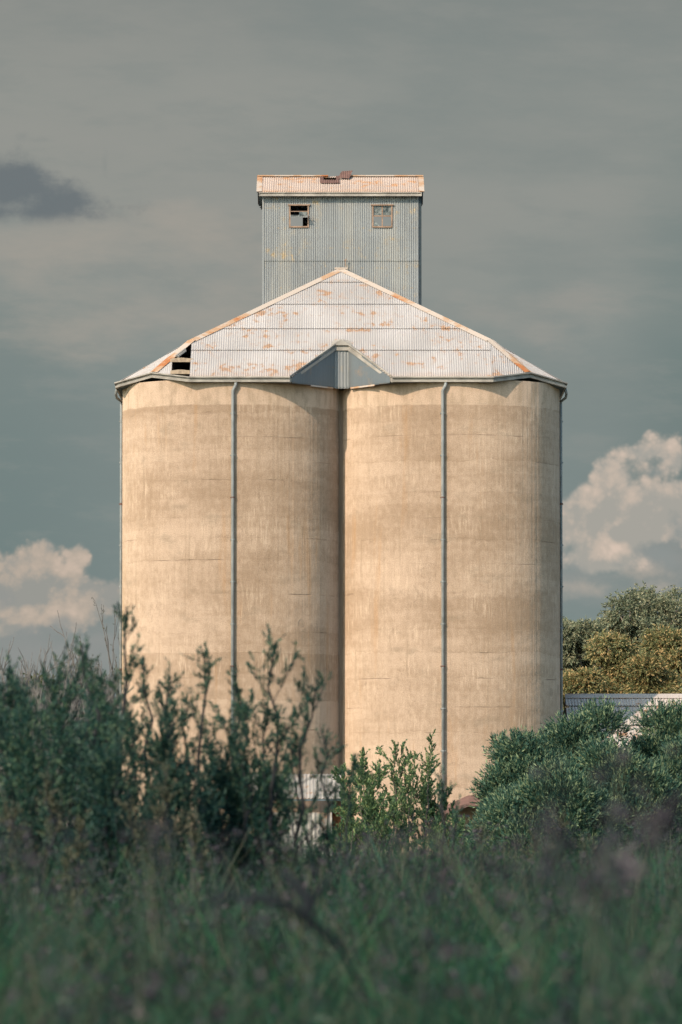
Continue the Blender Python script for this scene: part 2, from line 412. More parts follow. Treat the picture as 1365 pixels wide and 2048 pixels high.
def mat_leaf(name, dark, mid, tip, trans=0.25, scale=1.2, tipc=0.8, rough=0.55):
    m, n = new_mat(name)
    geo = n.node('ShaderNodeNewGeometry').outputs['Random Per Island']
    oc = n.node('ShaderNodeTexCoord').outputs['Object']
    f = n.noise(oc, scale, 4, 0.6)
    c = n.mix(n.smooth(f, 0.35, 0.65), dark, mid)
    c = n.mix(n.m('MULTIPLY', n.smooth(geo, tipc - 0.25, tipc + 0.15), n.smooth(f, 0.30, 0.6, 0.4, 1.0)), c, tip)
    c = n.bright(c, n.smooth(geo, 0.0, 1.0, 0.7, 1.3))
    bs = n.node('ShaderNodeBsdfPrincipled', {'Base Color': c, 'Roughness': rough, 'Specular IOR Level': 0.3})
    tr = n.node('ShaderNodeBsdfTranslucent', {'Color': n.scale(c, 0.9)})
    mx = n.node('ShaderNodeMixShader', {0: trans}); n.l.new(bs.outputs[0], mx.inputs[1]); n.l.new(tr.outputs[0], mx.inputs[2])
    n.l.new(mx.outputs[0], n.node('ShaderNodeOutputMaterial').inputs[0])
    return m

M_CONC = mat_concrete()
M_ROOF = mat_galv('weathered_roof_iron', (0.400, 0.375, 0.358), (0.38, 0.215, 0.115), 0.62, metal=0.08, rough=0.7, streak=0.22, edge=0.7)
M_WALL = mat_galv('grey_wall_iron', (0.236, 0.250, 0.252), (0.40, 0.30, 0.17), 0.12, metal=0.12, rough=0.65, streak=0.35, tint=(0.34, 0.33, 0.295))
M_TROOF = mat_galv('tan_rusty_iron', (0.43, 0.345, 0.29), (0.46, 0.24, 0.11), 0.62, metal=0.05, rough=0.75, streak=0.25, edge=0.8)
M_PANEL = mat_galv('flat_grey_iron', (0.150, 0.175, 0.188), (0.35, 0.22, 0.12), 0.05, sheet=9, metal=0.1, rough=0.6, streak=0.3)
M_SHED = mat_galv('shed_roof_iron', (0.50, 0.45, 0.41), (0.42, 0.20, 0.09), 0.70, metal=0.08, rough=0.7, streak=0.5)
M_PALE = mat_galv('pale_shed_iron', (0.36, 0.34, 0.31), (0.26, 0.15, 0.09), 0.55, metal=0.08, rough=0.65, streak=1.2)

def mat_cap():
    m, n = new_mat('rusty_flashing')
    oc = n.node('ShaderNodeTexCoord').outputs['Object']
    f = n.m('ADD', n.noise(oc, 0.45, 6, 0.62), n.m('MULTIPLY', n.m('SUBTRACT', n.noise(oc, 3.0, 4), 0.5), 0.25))
    c = n.mix(n.smooth(f, 0.46, 0.56), (0.44, 0.37, 0.31), (0.40, 0.25, 0.15))
    c = n.mix(n.smooth(f, 0.57, 0.64), c, (0.36, 0.135, 0.05))
    finish(n, c, 0.8, 0, n.noise(oc, 8, 3), 0.004, 0.5)
    return m
M_CAP = mat_cap()
M_GUT = mat_plain('grey_gutter_metal', (0.34, 0.31, 0.27), 0.6, 0.1, 0.3, 1.5)
M_PIPE = mat_plain('grey_pipe_metal', (0.25, 0.262, 0.255), 0.55, 0.1, 0.2, 2.0)
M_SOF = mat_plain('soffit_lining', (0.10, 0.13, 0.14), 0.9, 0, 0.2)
M_SIDE_SHADE = mat_plain('painted_side_shade', (0.03, 0.045, 0.055), 0.8, 0, 0.2)  # shade of the tower's right side, painted in as dark blue
M_WOOD = mat_plain('weathered_timber', (0.36, 0.28, 0.20), 0.9, 0, 0.3, 6.0)
M_FRAME = mat_plain('rusty_window_steel', (0.28, 0.19, 0.135), 0.85, 0, 0.35, 4.0)
M_BROWN = mat_plain('brown_painted_iron', (0.15, 0.085, 0.07), 0.7, 0, 0.2, 3.0)
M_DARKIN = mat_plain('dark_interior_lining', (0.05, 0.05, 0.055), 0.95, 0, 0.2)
M_RUST = mat_plain('red_rusted_steel', (0.34, 0.12, 0.045), 0.9, 0, 0.4, 5.0)
M_BARK = mat_plain('grey_bark', (0.12, 0.10, 0.085), 0.95, 0, 0.35, 6.0)
M_DBARK = mat_plain('dark_stem', (0.022, 0.024, 0.026), 0.95, 0, 0.3, 6.0)
M_GUMB = mat_plain('pale_gum_bark', (0.32, 0.27, 0.22), 0.9, 0, 0.35, 2.0)
M_DEAD = mat_plain('bare_twig_bark', (0.15, 0.14, 0.13), 0.95, 0, 0.3, 3.0)

def mat_glass():
    m, n = new_mat('dusty_glass')
    oc = n.node('ShaderNodeTexCoord').outputs['Object']
    f = n.noise(oc, 5.0, 4, 0.6)
    c = n.mix(n.smooth(f, 0.35, 0.65), (0.05, 0.07, 0.075), (0.30, 0.32, 0.30))
    bs = n.node('ShaderNodeBsdfPrincipled', {'Base Color': c, 'Roughness': 0.25, 'Specular IOR Level': 0.5})
    tr = n.node('ShaderNodeBsdfTransparent', {'Color': (0.75, 0.80, 0.80)})
    mx = n.node('ShaderNodeMixShader', {0: 0.6}); n.l.new(tr.outputs[0], mx.inputs[1]); n.l.new(bs.outputs[0], mx.inputs[2])
    n.l.new(mx.outputs[0], n.node('ShaderNodeOutputMaterial').inputs[0])
    return m
M_GLASS = mat_glass()

def mat_ground():
    m, n = new_mat('paddock_soil_grass')
    oc = n.node('ShaderNodeTexCoord').outputs['Object']
    f = n.noise(oc, 0.35, 8, 0.65); g = n.noise(oc, 3.0, 6, 0.7)
    c = n.mix(n.smooth(f, 0.4, 0.62), (0.030, 0.045, 0.022), (0.075, 0.065, 0.038))
    c = n.bright(c, n.smooth(g, 0.3, 0.7, 0.6, 1.3))
    finish(n, c, 0.95, 0, g, 0.08, 1.0)
    return m
M_GROUND = mat_ground()

# ------------------------------------------------------------------ ground
g = MB()
for i in range(24):
    for j in range(24):
        x0, x1 = -3000 + 250 * i, -2750 + 250 * i; y0, y1 = -1500 + 250 * j, -1250 + 250 * j
        g.quad((x0, y0, 0), (x1, y0, 0), (x1, y1, 0), (x0, y1, 0))
tag(g.build('ground', M_GROUND), kind='structure')

# ------------------------------------------------------------------ corrugated sheets
PITCHC = 0.1035
def corr(mb, pts, axis, rows=(), holes=(), amp=0.014, pitch=PITCHC, lap=0.028, sub=6, uoff=0.0, org=None):
    """Corrugated cladding over a planar convex polygon. axis: horizontal direction the sheets run across.
    rows: heights (in-plane, measured from the lowest point) where one sheet laps the next. holes: (u0,u1,v0,v1)."""
    pts = [Vector(p) for p in pts]
    N = (pts[1] - pts[0]).cross(pts[2] - pts[0]).normalized()
    Ud = Vector(axis); Ud = (Ud - N * Ud.dot(N)).normalized()
    Vd = N.cross(Ud).normalized()
    if Vd.z < 0: Vd = -Vd
    if N.z < -0.05 or (abs(N.z) <= 0.05 and N.y > 0.2): N = -N
    O = Vector(org) if org is not None else pts[0]
    q = [((p - O).dot(Ud), (p - O).dot(Vd)) for p in pts]
    vmin = min(a[1] for a in q); umin, umax = min(a[0] for a in q), max(a[0] for a in q)
    nU = max(2, int((umax - umin) / (pitch / sub)))
    us = [umin + 1e-5 + (umax - umin - 2e-5) * i / nU for i in range(nU + 1)]
    def span(u):
        vs = []
        for i in range(len(q)):
            a, b = q[i], q[(i + 1) % len(q)]
            if (a[0] - u) * (b[0] - u) <= 0 and abs(a[0] - b[0]) > 1e-9:
                t = (u - a[0]) / (b[0] - a[0]); vs.append(a[1] + t * (b[1] - a[1]))
        return (min(vs), max(vs)) if vs else (0, 0)
    def world(u, v, lift):
        d = amp * math.sin(2 * math.pi * (u + uoff) / pitch) + lift
        return O + Ud * u + Vd * v + N * d
    vref = 0.0 if org is not None else vmin
    levels = [min(vmin, vref)] + [vref + r for r in rows] + [1e9]
    for i in range(nU):
        ua, ub = us[i], us[i + 1]; um = (ua + ub) / 2
        la, ha = span(ua); lb, hb = span(ub)
        for k in range(len(levels) - 1):
            r0, r1 = levels[k], levels[k + 1]
            segs = [(r0, r1)]
            for h in holes:
                if h[0] <= um <= h[1]:
                    new = []
                    for s0, s1 in segs:
                        if h[3] <= s0 or h[2] >= s1: new.append((s0, s1)); continue
                        if h[2] > s0: new.append((s0, h[2]))
                        if h[3] < s1: new.append((h[3], s1))
                    segs = new
            for s0, s1 in segs:
                a0, a1 = max(s0, la), min(s1, ha); b0, b1 = max(s0, lb), min(s1, hb)
                if a1 - a0 < 1e-4 and b1 - b0 < 1e-4: continue
                a1 = max(a1, a0); b1 = max(b1, b0)
                def L(v):
                    top = min(r1, vref + 14.0 if org is not None else max(ha, hb)); return lap * (1 - (v - r0) / max(top - r0, 0.01)) if len(levels) > 2 else 0
                mb.quad(world(ua, a0, L(a0)), world(ub, b0, L(b0)), world(ub, b1, L(b1)), world(ua, a1, L(a1)),
                        [(ua + 20, a0 - vref), (ub + 20, b0 - vref), (ub + 20, b1 - vref), (ua + 20, a1 - vref)])
    return O, Ud, Vd, N

def sweep(mb, path, prof, outs):
    """profile (outward, up) swept along path; outs = outward unit vector at each vertex"""
    for i in range(len(path) - 1):
        a, b = Vector(path[i]), Vector(path[i + 1]); oa, ob = Vector(outs[i]), Vector(outs[i + 1])
        for k in range(len(prof) - 1):
            p0, p1 = prof[k], prof[k + 1]
            A0 = a + oa * p0[0] + Vector((0, 0, p0[1])); A1 = a + oa * p1[0] + Vector((0, 0, p1[1]))
            B0 = b + ob * p0[0] + Vector((0, 0, p0[1])); B1 = b + ob * p1[0] + Vector((0, 0, p1[1]))
            mb.quad(A0, A1, B1, B0)

# ------------------------------------------------------------------ the silo
silo = empty('grain_silo', (0, 0, 0), 'tall tan concrete grain silo with rusty iron roof and corrugated tower on top', 'silo')
R = 4.96; XC = 4.97
YE = -0.14                          # front eave plane
L = 10.1; CH = 3.35
YB = 25.2                           # rear eave
ze = P(682, 754.5, YE).z
ya = YE + L
za = P(682, 538, ya).z
S = (za - ze) / L                   # roof slope
print('eave', ze, 'apex', za, 'slope', math.degrees(math.atan(S)))

# concrete cells
def cell(cx, cy, seed):
    mb = MB(); n = 144; zt = ze - 0.06
    hs = [0, 5, 10, 15, zt]
    for i in range(n):
        a0 = 2 * math.pi * i / n; a1 = 2 * math.pi * (i + 1) / n
        for k in range(len(hs) - 1):
            mb.quad((cx + R * math.cos(a0), cy + R * math.sin(a0), hs[k]), (cx + R * math.cos(a1), cy + R * math.sin(a1), hs[k]),
                    (cx + R * math.cos(a1), cy + R * math.sin(a1), hs[k + 1]), (cx + R * math.cos(a0), cy + R * math.sin(a0), hs[k + 1]),
                    [(R * a0 + seed * 40, hs[k]), (R * a1 + seed * 40, hs[k]), (R * a1 + seed * 40, hs[k + 1]), (R * a0 + seed * 40, hs[k + 1])])
    o = mb.build('cell', M_CONC, silo)
    import bmesh
    bm = bmesh.new(); bm.from_mesh(o.data); bmesh.ops.remove_doubles(bm, verts=bm.verts, dist=1e-4); bm.to_mesh(o.data); bm.free()
    o.data.polygons.foreach_set('use_smooth', [True] * len(o.data.polygons))
    return o
for cx, cy, sd in ((-XC, XC, 0), (XC, XC, 1), (-XC, 20.1, 2), (XC, 20.1, 3)): cell(cx, cy, sd)

# concrete web closing the slot between the front cells
wb = MB(); wb.box((-0.16, 4.15, 0), (0.16, 4.5, ze - 0.1)); wb.build('web_wall', M_CONC, silo)

def Kp(sx, sy): return Vector((sx * (L - CH), (YE + CH) if sy < 0 else (YB - CH), ze + CH * S))
def V1(sx, sy): return Vector((sx * (L - CH), YE if sy < 0 else YB, ze))
def V2(sx, sy): return Vector((sx * L, (YE + CH) if sy < 0 else (YB - CH), ze))
def Hp(sx, sy): return Vector((sx * (L - CH / 2), (YE + CH / 2) if sy < 0 else (YB - CH / 2), ze + 0.33))
AF = Vector((0, ya, za)); AB = Vector((0, YB - L, za))
xk = L - CH
cs = math.cos(math.atan(S))
rowsF = [(P(682, 701, 2.2).z - ze) / math.sin(math.atan(S)), 0, 0, 0]
def vrow(py, it=4):
    y = 2.0
    for _ in range(8):
        z = P(682, py, y).z; y = YE + (z - ze) / S
    return (z - ze) / math.sin(math.atan(S))
rowsF = [vrow(701), vrow(658), vrow(609), vrow(565)]
DW = 2.18                            # dormer half width
nx0, nx1 = -0.28, 0.34              # head of the V notch cut in the front slope
ND = 2.6
for _ in range(12):
    ND = (P(682, 690, YE + ND).z - ze) / S
DB = ND; DH = ND * S
print('notch depth', ND)
# front slope, left open under the dormer
mb = MB()
mid = [Vector((-xk, YE, ze)), Vector((xk, YE, ze)), Kp(1, -1), AF, Kp(-1, -1)]
def front_slope(mb):
    def pt(x, d): return Vector((x, YE + d, ze + d * S))
    corr(mb, [pt(-xk, 0), pt(-DW, 0), pt(-DW, (xk - DW) + CH), pt(-xk, CH)], (1, 0, 0), rowsF, org=(-10.0, YE, ze))
    corr(mb, [pt(DW, 0), pt(xk, 0), pt(xk, CH), pt(DW, (xk - DW) + CH)], (1, 0, 0), rowsF, org=(-10.0, YE, ze))
    corr(mb, [pt(-DW, 0), pt(nx0, ND), pt(nx0, L + nx0), pt(-DW, L - DW)], (1, 0, 0), rowsF, org=(-10.0, YE, ze))
    corr(mb, [pt(nx0, ND), pt(nx1, ND), pt(nx1, L - nx1), pt(0, L), pt(nx0, L + nx0)], (1, 0, 0), rowsF, org=(-10.0, YE, ze))
    corr(mb, [pt(nx1, ND), pt(DW, 0), pt(DW, L - DW), pt(nx1, L - nx1)], (1, 0, 0), rowsF, org=(-10.0, YE, ze))
front_slope(mb)
mb.build('roof_slope', M_ROOF, silo)
# the slopes at the sides and rear
for sx in (-1, 1):
    mb = MB()
    corr(mb, [V2(sx, -1), V2(sx, 1), Kp(sx, 1), AB, AF, Kp(sx, -1)], (0, 1, 0), [2.6, 5.2, 7.8])
    mb.build('roof_slope', M_ROOF, silo)
mb = MB(); corr(mb, [V1(-1, 1), V1(1, 1), Kp(1, 1), AB, Kp(-1, 1)], (1, 0, 0), [2.6, 5.2, 7.8]); mb.build('roof_slope', M_ROOF, silo)
# folded corner sheets; the front left one has lost its iron
hx0, hx1 = P(342, 720, 1.0).x, P(385.5, 720, 1.0).x
for sx in (-1, 1):
    for sy in (-1, 1):
        mb = MB(); k, v1, h, v2 = Kp(sx, sy), V1(sx, sy), Hp(sx, sy), V2(sx, sy)
        if sx < 0 and sy < 0:
            # columns over world x; hole between hx0 and hx1
            O = k; holes = [(hx0 - O.x, 99, -99, 99)]
            corr(mb, [k, v1, h], (1, 0, 0), [], holes)
        else:
            corr(mb, [k, v1, h], (1, 0, 0), [])
        if not (sx < 0 and sy < 0):
            mb.build('corner_sheet', M_ROOF, silo)
        else:
            mb.build('corner_sheet', M_ROOF, silo)
        mb = MB(); corr(mb, [k, h, v2], (0, 1, 0), []); mb.build('corner_sheet', M_ROOF, silo)

# battens across the broken corner and a bent strip of iron
def along(a, b, n=8): return [Vector(a).lerp(Vector(b), i / n) for i in range(n + 1)]
for py0, py1 in ((717, 724), (741, 748)):
    mb = MB()
    a = P(340, (py0 + py1) / 2, 0.85); b = P(388, (py0 + py1) / 2, 0.85)
    pts = []
    yy = 1.45 if py0 < 730 else 0.55
    for i in range(9):
        t = i / 8; bulge = 1.6 * math.sin(math.pi * min(1, t * 1.15)) ** 2
        top = P(341 + 46 * t, py0 - bulge, yy).z; bot = P(341 + 46 * t, py1, yy).z
        pts.append((P(341 + 46 * t, py0, yy).x, top, bot))
    for i in range(8):
        x0, t0, b0 = pts[i]; x1, t1, b1 = pts[i + 1]
        mb.quad((x0, yy, b0), (x1, yy, b1), (x1, yy, t1), (x0, yy, t0))
        mb.quad((x0, yy, t0), (x1, yy, t1), (x1, yy + 0.06, t1 + 0.01), (x0, yy + 0.06, t0 + 0.01))
        mb.quad((x0, yy, b0), (x0, yy + 0.12, b0), (x1, yy + 0.12, b1), (x1, yy, b1))
    mb.build('batten', M_WOOD, silo)
for q in range(2):
    mb = MB(); a = P(353 + 3 * q, 712 + 1.5 * q, 1.6); b = P(371 + 1 * q, 698 + 3 * q, 2.0)
    mb.tube([a, b], 0.05, 5); mb.build('bent_strip', M_PALE, silo)

# hip and ridge flashings
def cap(mb, a, b, n1, n2, wd=0.26, lift=0.045):
    a, b = Vector(a), Vector(b); d = (b - a).normalized()
    n1 = Vector(n1).normalized(); n2 = Vector(n2).normalized()
    s1 = n1.cross(d).normalized(); s2 = n2.cross(d).normalized()
    if s1.dot(n2) > 0: s1 = -s1
    if s2.dot(n1) > 0: s2 = -s2
    up = (n1 + n2).normalized()
    c0, c1 = a + up * (lift + 0.03), b + up * (lift + 0.03)
    mb.quad(a + s1 * wd + n1 * lift, b + s1 * wd + n1 * lift, c1, c0)
    mb.quad(c0, c1, b + s2 * wd + n2 * lift, a + s2 * wd + n2 * lift)
def nrm(a, b, c):
    n = (Vector(b) - Vector(a)).cross(Vector(c) - Vector(a)).normalized()
    return n if n.z > 0 else -n
nF = Vector((0, -S, 1)); nBk = Vector((0, S, 1))
for sx in (-1, 1):
    for sy in (-1, 1):
        mb = MB(); nS = Vector((sx * S, 0, 1)); A = AF if sy < 0 else AB; nn = nF if sy < 0 else nBk
        k, v1, h, v2 = Kp(sx, sy), V1(sx, sy), Hp(sx, sy), V2(sx, sy)
        cap(mb, k, A, nn, nS); cap(mb, h, k, nrm(k, v1, h), nrm(k, h, v2))
        mb.build('hip_flashing', M_CAP, silo)
mb = MB(); cap(mb, AF + Vector((0, -0.1, 0.02)), AB, (-S, 0, 1), (S, 0, 1), 0.3)
mb.box((-0.30, ya - 0.2, za - 0.02), (0.30, ya + 0.1, za + 0.055)); mb.build('ridge_flashing', M_CAP, silo)

# gutter round the whole eave, with the dormer rake taking its place in the middle of the front
def oct_pts(z_off=0.0, inset=0.0):
    pts = []
    for sx, sy, seq in ((1, -1, 'fwd'), (1, 1, 'rev'), (-1, 1, 'fwd'), (-1, -1, 'rev')):
        tri = [V1(sx, sy), Hp(sx, sy), V2(sx, sy)]
        if seq == 'rev': tri = tri[::-1]
        pts += tri
    return pts
op = oct_pts()
def outs_for(i, sx, sy, kind):
    pass
def out_of(p):
    # corner vertices
    ax, ay = abs(p.x), (p.y - (YE + YB) / 2)
    sx = 1 if p.x > 0 else -1; sy = 1 if ay > 0 else -1
    t = math.tan(math.radians(22.5))
    if abs(ax - L) < 1e-3: return Vector((sx, sy * t, 0))
    if abs(abs(ay) - (YB - YE) / 2) < 1e-3: return Vector((sx * t, sy, 0))
    return Vector((sx, sy, 0)).normalized()
PROF = [(0.0, 0.03), (0.14, 0.03), (0.14, -0.025), (0.02, -0.045), (0.02, -0.12), (0.10, -0.13), (0.09, -0.215), (0.0, -0.22)]
path = [Vector((DW + 0.1, YE, ze))] + op + [Vector((-DW - 0.1, YE, ze))]
outs = [Vector((0, -1, 0))] + [out_of(p) for p in op] + [Vector((0, -1, 0))]
mb = MB(); sweep(mb, path, PROF, outs); mb.build('gutter', M_GUT, silo)
# soffit
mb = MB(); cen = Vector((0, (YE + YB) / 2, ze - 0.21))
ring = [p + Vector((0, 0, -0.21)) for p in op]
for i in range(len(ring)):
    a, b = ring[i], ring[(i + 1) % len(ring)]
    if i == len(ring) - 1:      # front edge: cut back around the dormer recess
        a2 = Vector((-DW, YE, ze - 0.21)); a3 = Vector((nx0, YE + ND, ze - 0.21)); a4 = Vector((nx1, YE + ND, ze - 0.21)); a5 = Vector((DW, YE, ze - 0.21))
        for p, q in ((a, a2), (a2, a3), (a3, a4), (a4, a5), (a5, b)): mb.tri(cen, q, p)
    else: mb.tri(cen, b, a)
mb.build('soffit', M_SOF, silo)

# V notch over the slot between the front cells: gutter round its edge, upright cladding below
mb = MB()
nh = ze + DH
rk = [Vector((-DW - 0.1, YE, ze)), Vector((nx0, YE + ND, nh)), Vector((nx1, YE + ND, nh)), Vector((DW + 0.1, YE, ze))]
wl_ = Vector((ND, -(DW + nx0), 0)).normalized(); wr_ = Vector((-ND, -(DW - nx1), 0)).normalized(); fo = Vector((0, -1, 0))
RPROF = [(-0.10, 0.075), (0.13, 0.065), (0.13, 0.01), (0.02, -0.02), (0.02, -0.10), (0.09, -0.11), (0.08, -0.25), (0.0, -0.26)]
sweep(mb, rk, RPROF, [fo, (wl_ + fo).normalized(), (wr_ + fo).normalized(), fo]); mb.build('notch_gutter', M_GUT, silo)
mb = MB(); yc = YE + ND - 0.14
mb.quad((nx0 - 0.16, yc, nh - 0.02), (nx1 + 0.16, yc, nh - 0.02), (0.09, yc, nh + 0.20), (-0.05, yc, nh + 0.20))
mb.quad((nx0 - 0.16, yc, nh - 0.02), (-0.05, yc, nh + 0.20), (-0.05, yc + .5, nh + 0.30), (nx0 - 0.16, yc + .5, nh + 0.20))
mb.quad((nx1 + 0.16, yc, nh - 0.02), (nx1 + 0.16, yc + .5, nh + 0.20), (0.09, yc + .5, nh + 0.30), (0.09, yc, nh + 0.20))
mb.quad((-0.05, yc, nh + 0.20), (0.09, yc, nh + 0.20), (0.09, yc + .5, nh + 0.30), (-0.05, yc + .5, nh + 0.30))
mb.build('notch_cap', M_GUT, silo)
zb = ze - 0.25; YN = YE + ND + 0.02
mb = MB()
corr(mb, [(-DW, YE + 0.02, zb), (nx0, YN, zb), (nx0, YN, nh - .02), (-DW, YE + 0.02, ze)], (DW + nx0, ND, 0), [], amp=0.0015, pitch=0.21)
mb.build('notch_cladding', M_PANEL, silo)
mb = MB(); corr(mb, [(nx0, YN, zb - 0.02), (nx1, YN, zb - 0.02), (nx1, YN, nh - .03), (nx0, YN, nh - .03)], (1, 0, 0), [], amp=0.016, pitch=0.15)
mb.build('notch_cladding', M_WALL, silo)
mb = MB(); mb.quad((nx1, YN, zb), (DW, YE + 0.02, zb), (DW, YE + 0.02, ze), (nx1, YN, nh - .02), [(0, 0), (2.4, 0), (2.4, .3), (0, 2)])
mb.build('notch_cladding', M_PANEL, silo)
def onw(x, side):
    return YE + ND * ((DW - abs(x)) / (DW + nx0) if side < 0 else (DW - x) / (DW - nx1)) - 0.04
for side, xa, xb in ((-1, -1.35, -0.36), (1, 0.42, 1.5)):
    mb = MB(); ya_, yb_ = onw(xa, side), onw(xb, side)
    mb.quad((xa, ya_, zb + .02), (xb, yb_, zb + .02), (xb, yb_ - 0.05, zb - 0.06), (xa, ya_ - 0.05, zb - 0.06)); mb.build('apron_flashing', M_CAP, silo)

# downpipes
def downpipe(x, y, dark=False, neck=True, sx=0):
    mb = MB()
    zt = ze - 0.24
    if neck:
        pts = [(x + 0.14, y - 0.02, zt + 0.05), (x + 0.13, y - 0.03, zt - 0.10), (x + 0.06, y - 0.02, zt - 0.24), (x, y, zt - 0.36), (x, y, zt - 0.5), (x, y, 0.05)]
    else:
        pts = [(x + sx * 0.16, y - 1.1, zt + 0.05), (x + sx * 0.22, y - 0.9, zt - 0.18), (x + sx * 0.20, y - 0.5, zt - 0.32), (x, y, zt - 0.45), (x, y, zt - 0.6), (x, y, 0.05)]
    mb.tube(pts, 0.070 if neck else 0.062, 10)
    o = mb.build('downpipe', M_PIPE, silo, True)
    z = ze - 1.6; i = 0
    while z > 0.6:
        b = MB()
        if neck: b.box((x - 0.12, y - 0.03, z - 0.014), (x + 0.11, y + 0.20, z + 0.014)); b.tube([(x, y, z - 0.03), (x, y, z + 0.03)], 0.080, 10)
        else: b.box((x - 0.10, y - 0.03, z - 0.02), (x + 0.10, y + 0.05, z + 0.02)); b.tube([(x, y, z - 0.045), (x, y, z + 0.045)], 0.075, 8)
        b.build('bracket', M_PIPE if not i % 4 == 2 else M_BROWN, o); z -= 1.88; i += 1
    return o
downpipe(P(466, 900, -0.12).x, -0.12)
downpipe(P(886, 900, -0.12).x, -0.12)
downpipe(-XC - R - 0.06, XC + 0.1, neck=False, sx=-1)
downpipe(XC + R + 0.07, XC + 0.1, neck=False, sx=1)

# ------------------------------------------------------------------ lift tower on the ridge
TY0, TY1 = ya + 0.22, ya + 5.2
TX = 3.61
zw = P(682, 386, TY0).z             # wall top
zw0 = ze + 2.2
TE = TY0 - 0.30
zte = P(682, 384, TE).z
ztr = P(682, 353, (TY0 + TY1) / 2).z
def hole(px0, px1, py0, py1, Y, org):
    a = P(px0, py1, Y); b = P(px1, py0, Y)
    return (a.x - org[0], b.x - org[0], a.z - org[1], b.z - org[1])
wl = (581, 616, 411, 453); wr = (747, 783, 411, 453)
mb = MB(); org = (-TX, zw0)
rowsT = [P(682, 522, TY0).z - zw0]
corr(mb, [(-TX, TY0, zw0), (TX, TY0, zw0), (TX, TY0, zw), (-TX, TY0, zw)], (1, 0, 0), rowsT,
     [hole(*wl, TY0, org), hole(*wr, TY0, org)], amp=0.016, lap=0.03)
mb.build('tower_wall', M_WALL, silo)
mb = MB()
bl = (572, 606, 430, 453); br = (745, 783, 432, 452)
corr(mb, [(-TX, TY1, zw0), (TX, TY1, zw0), (TX, TY1, zw), (-TX, TY1, zw)], (1, 0, 0), rowsT, [hole(*bl, TY1, org), hole(*br, TY1, org)], amp=0.016)
mb.build('tower_wall', M_WALL, silo)
ym = (TY0 + TY1) / 2
for sx in (-1, 1):
    mb = MB()
    corr(mb, [(sx * TX, TY0, zw0), (sx * TX, TY1, zw0), (sx * TX, TY1, zw), (sx * TX, ym, ztr - 0.06), (sx * TX, TY0, zw)], (0, 1, 0), rowsT, amp=0.016)
    mb.build('tower_wall', M_WALL, silo)
    mb = MB(); mb.box((sx * TX - 0.05, TY0 - (0.035 if sx < 0 else -0.03), zw0), (sx * TX + (0.04 if sx < 0 else 0.13), TY0 + 0.14, zw - 0.05)); mb.build('corner_strip', M_WALL if sx < 0 else M_SIDE_SHADE, silo)  # left: flashing; right: added dark strip, colour stands in for the shaded side wall
# inner lining that keeps the loft dark
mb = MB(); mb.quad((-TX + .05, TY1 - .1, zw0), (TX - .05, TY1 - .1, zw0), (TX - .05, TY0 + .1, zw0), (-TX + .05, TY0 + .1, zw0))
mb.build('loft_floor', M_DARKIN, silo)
# tower roof
RX0, RX1 = P(514.5, 380, TE).x, P(848, 380, TE).x
mb = MB()
trs = (ztr - zte) / (ym - TE); lenT = math.hypot(ym - TE, ztr - zte)
ohx0, ohx1 = P(648, 350, ym).x, P(673, 350, ym).x
for side in (0, 1):
    if side == 0: pts = [(RX0, TE, zte), (RX1, TE, zte), (RX1, ym, ztr), (RX0, ym, ztr)]
    else:
        TB = 2 * ym - TE; pts = [(RX0, TB, zte), (RX1, TB, zte), (RX1, ym, ztr), (RX0, ym, ztr)]
    mb = MB()
    corr(mb, pts, (1, 0, 0), [], [(ohx0 - RX0, ohx1 - RX0, lenT - 0.75, lenT - 0.2)] if side == 0 else [], amp=0.016)
    mb.build('tower_roof', M_TROOF, silo)
mb = MB(); mb.box((RX0 - .02, ym - 0.2, ztr - 0.01), (RX0 + 3.3, ym + 0.2, ztr + 0.05)); mb.box((RX0 + 3.9, ym - 0.2, ztr - 0.01), (RX1 + .02, ym + 0.2, ztr + 0.05))
mb.build('ridge_flashing', M_CAP, silo)
TB = 2 * ym - TE
for xx in (RX0, RX1):
    mb = MB(); s_ = 1 if xx > 0 else -1
    for y0, z0, y1, z1 in ((TE, zte, ym, ztr), (TB, zte, ym, ztr)):
        # flat cap over the verge and a hanging barge board
        mb.quad((xx - s_ * 0.22, y0, z0 + 0.03), (xx + s_ * 0.03, y0, z0 + 0.03), (xx + s_ * 0.03, y1, z1 + 0.03), (xx - s_ * 0.22, y1, z1 + 0.03))
        mb.quad((xx + s_ * 0.03, y0, z0 + 0.03), (xx + s_ * 0.03, y1, z1 + 0.03), (xx + s_ * 0.03, y1, z1 - 0.13), (xx + s_ * 0.03, y0, z0 - 0.13))
    mb.build('barge_flashing', M_CAP, silo)
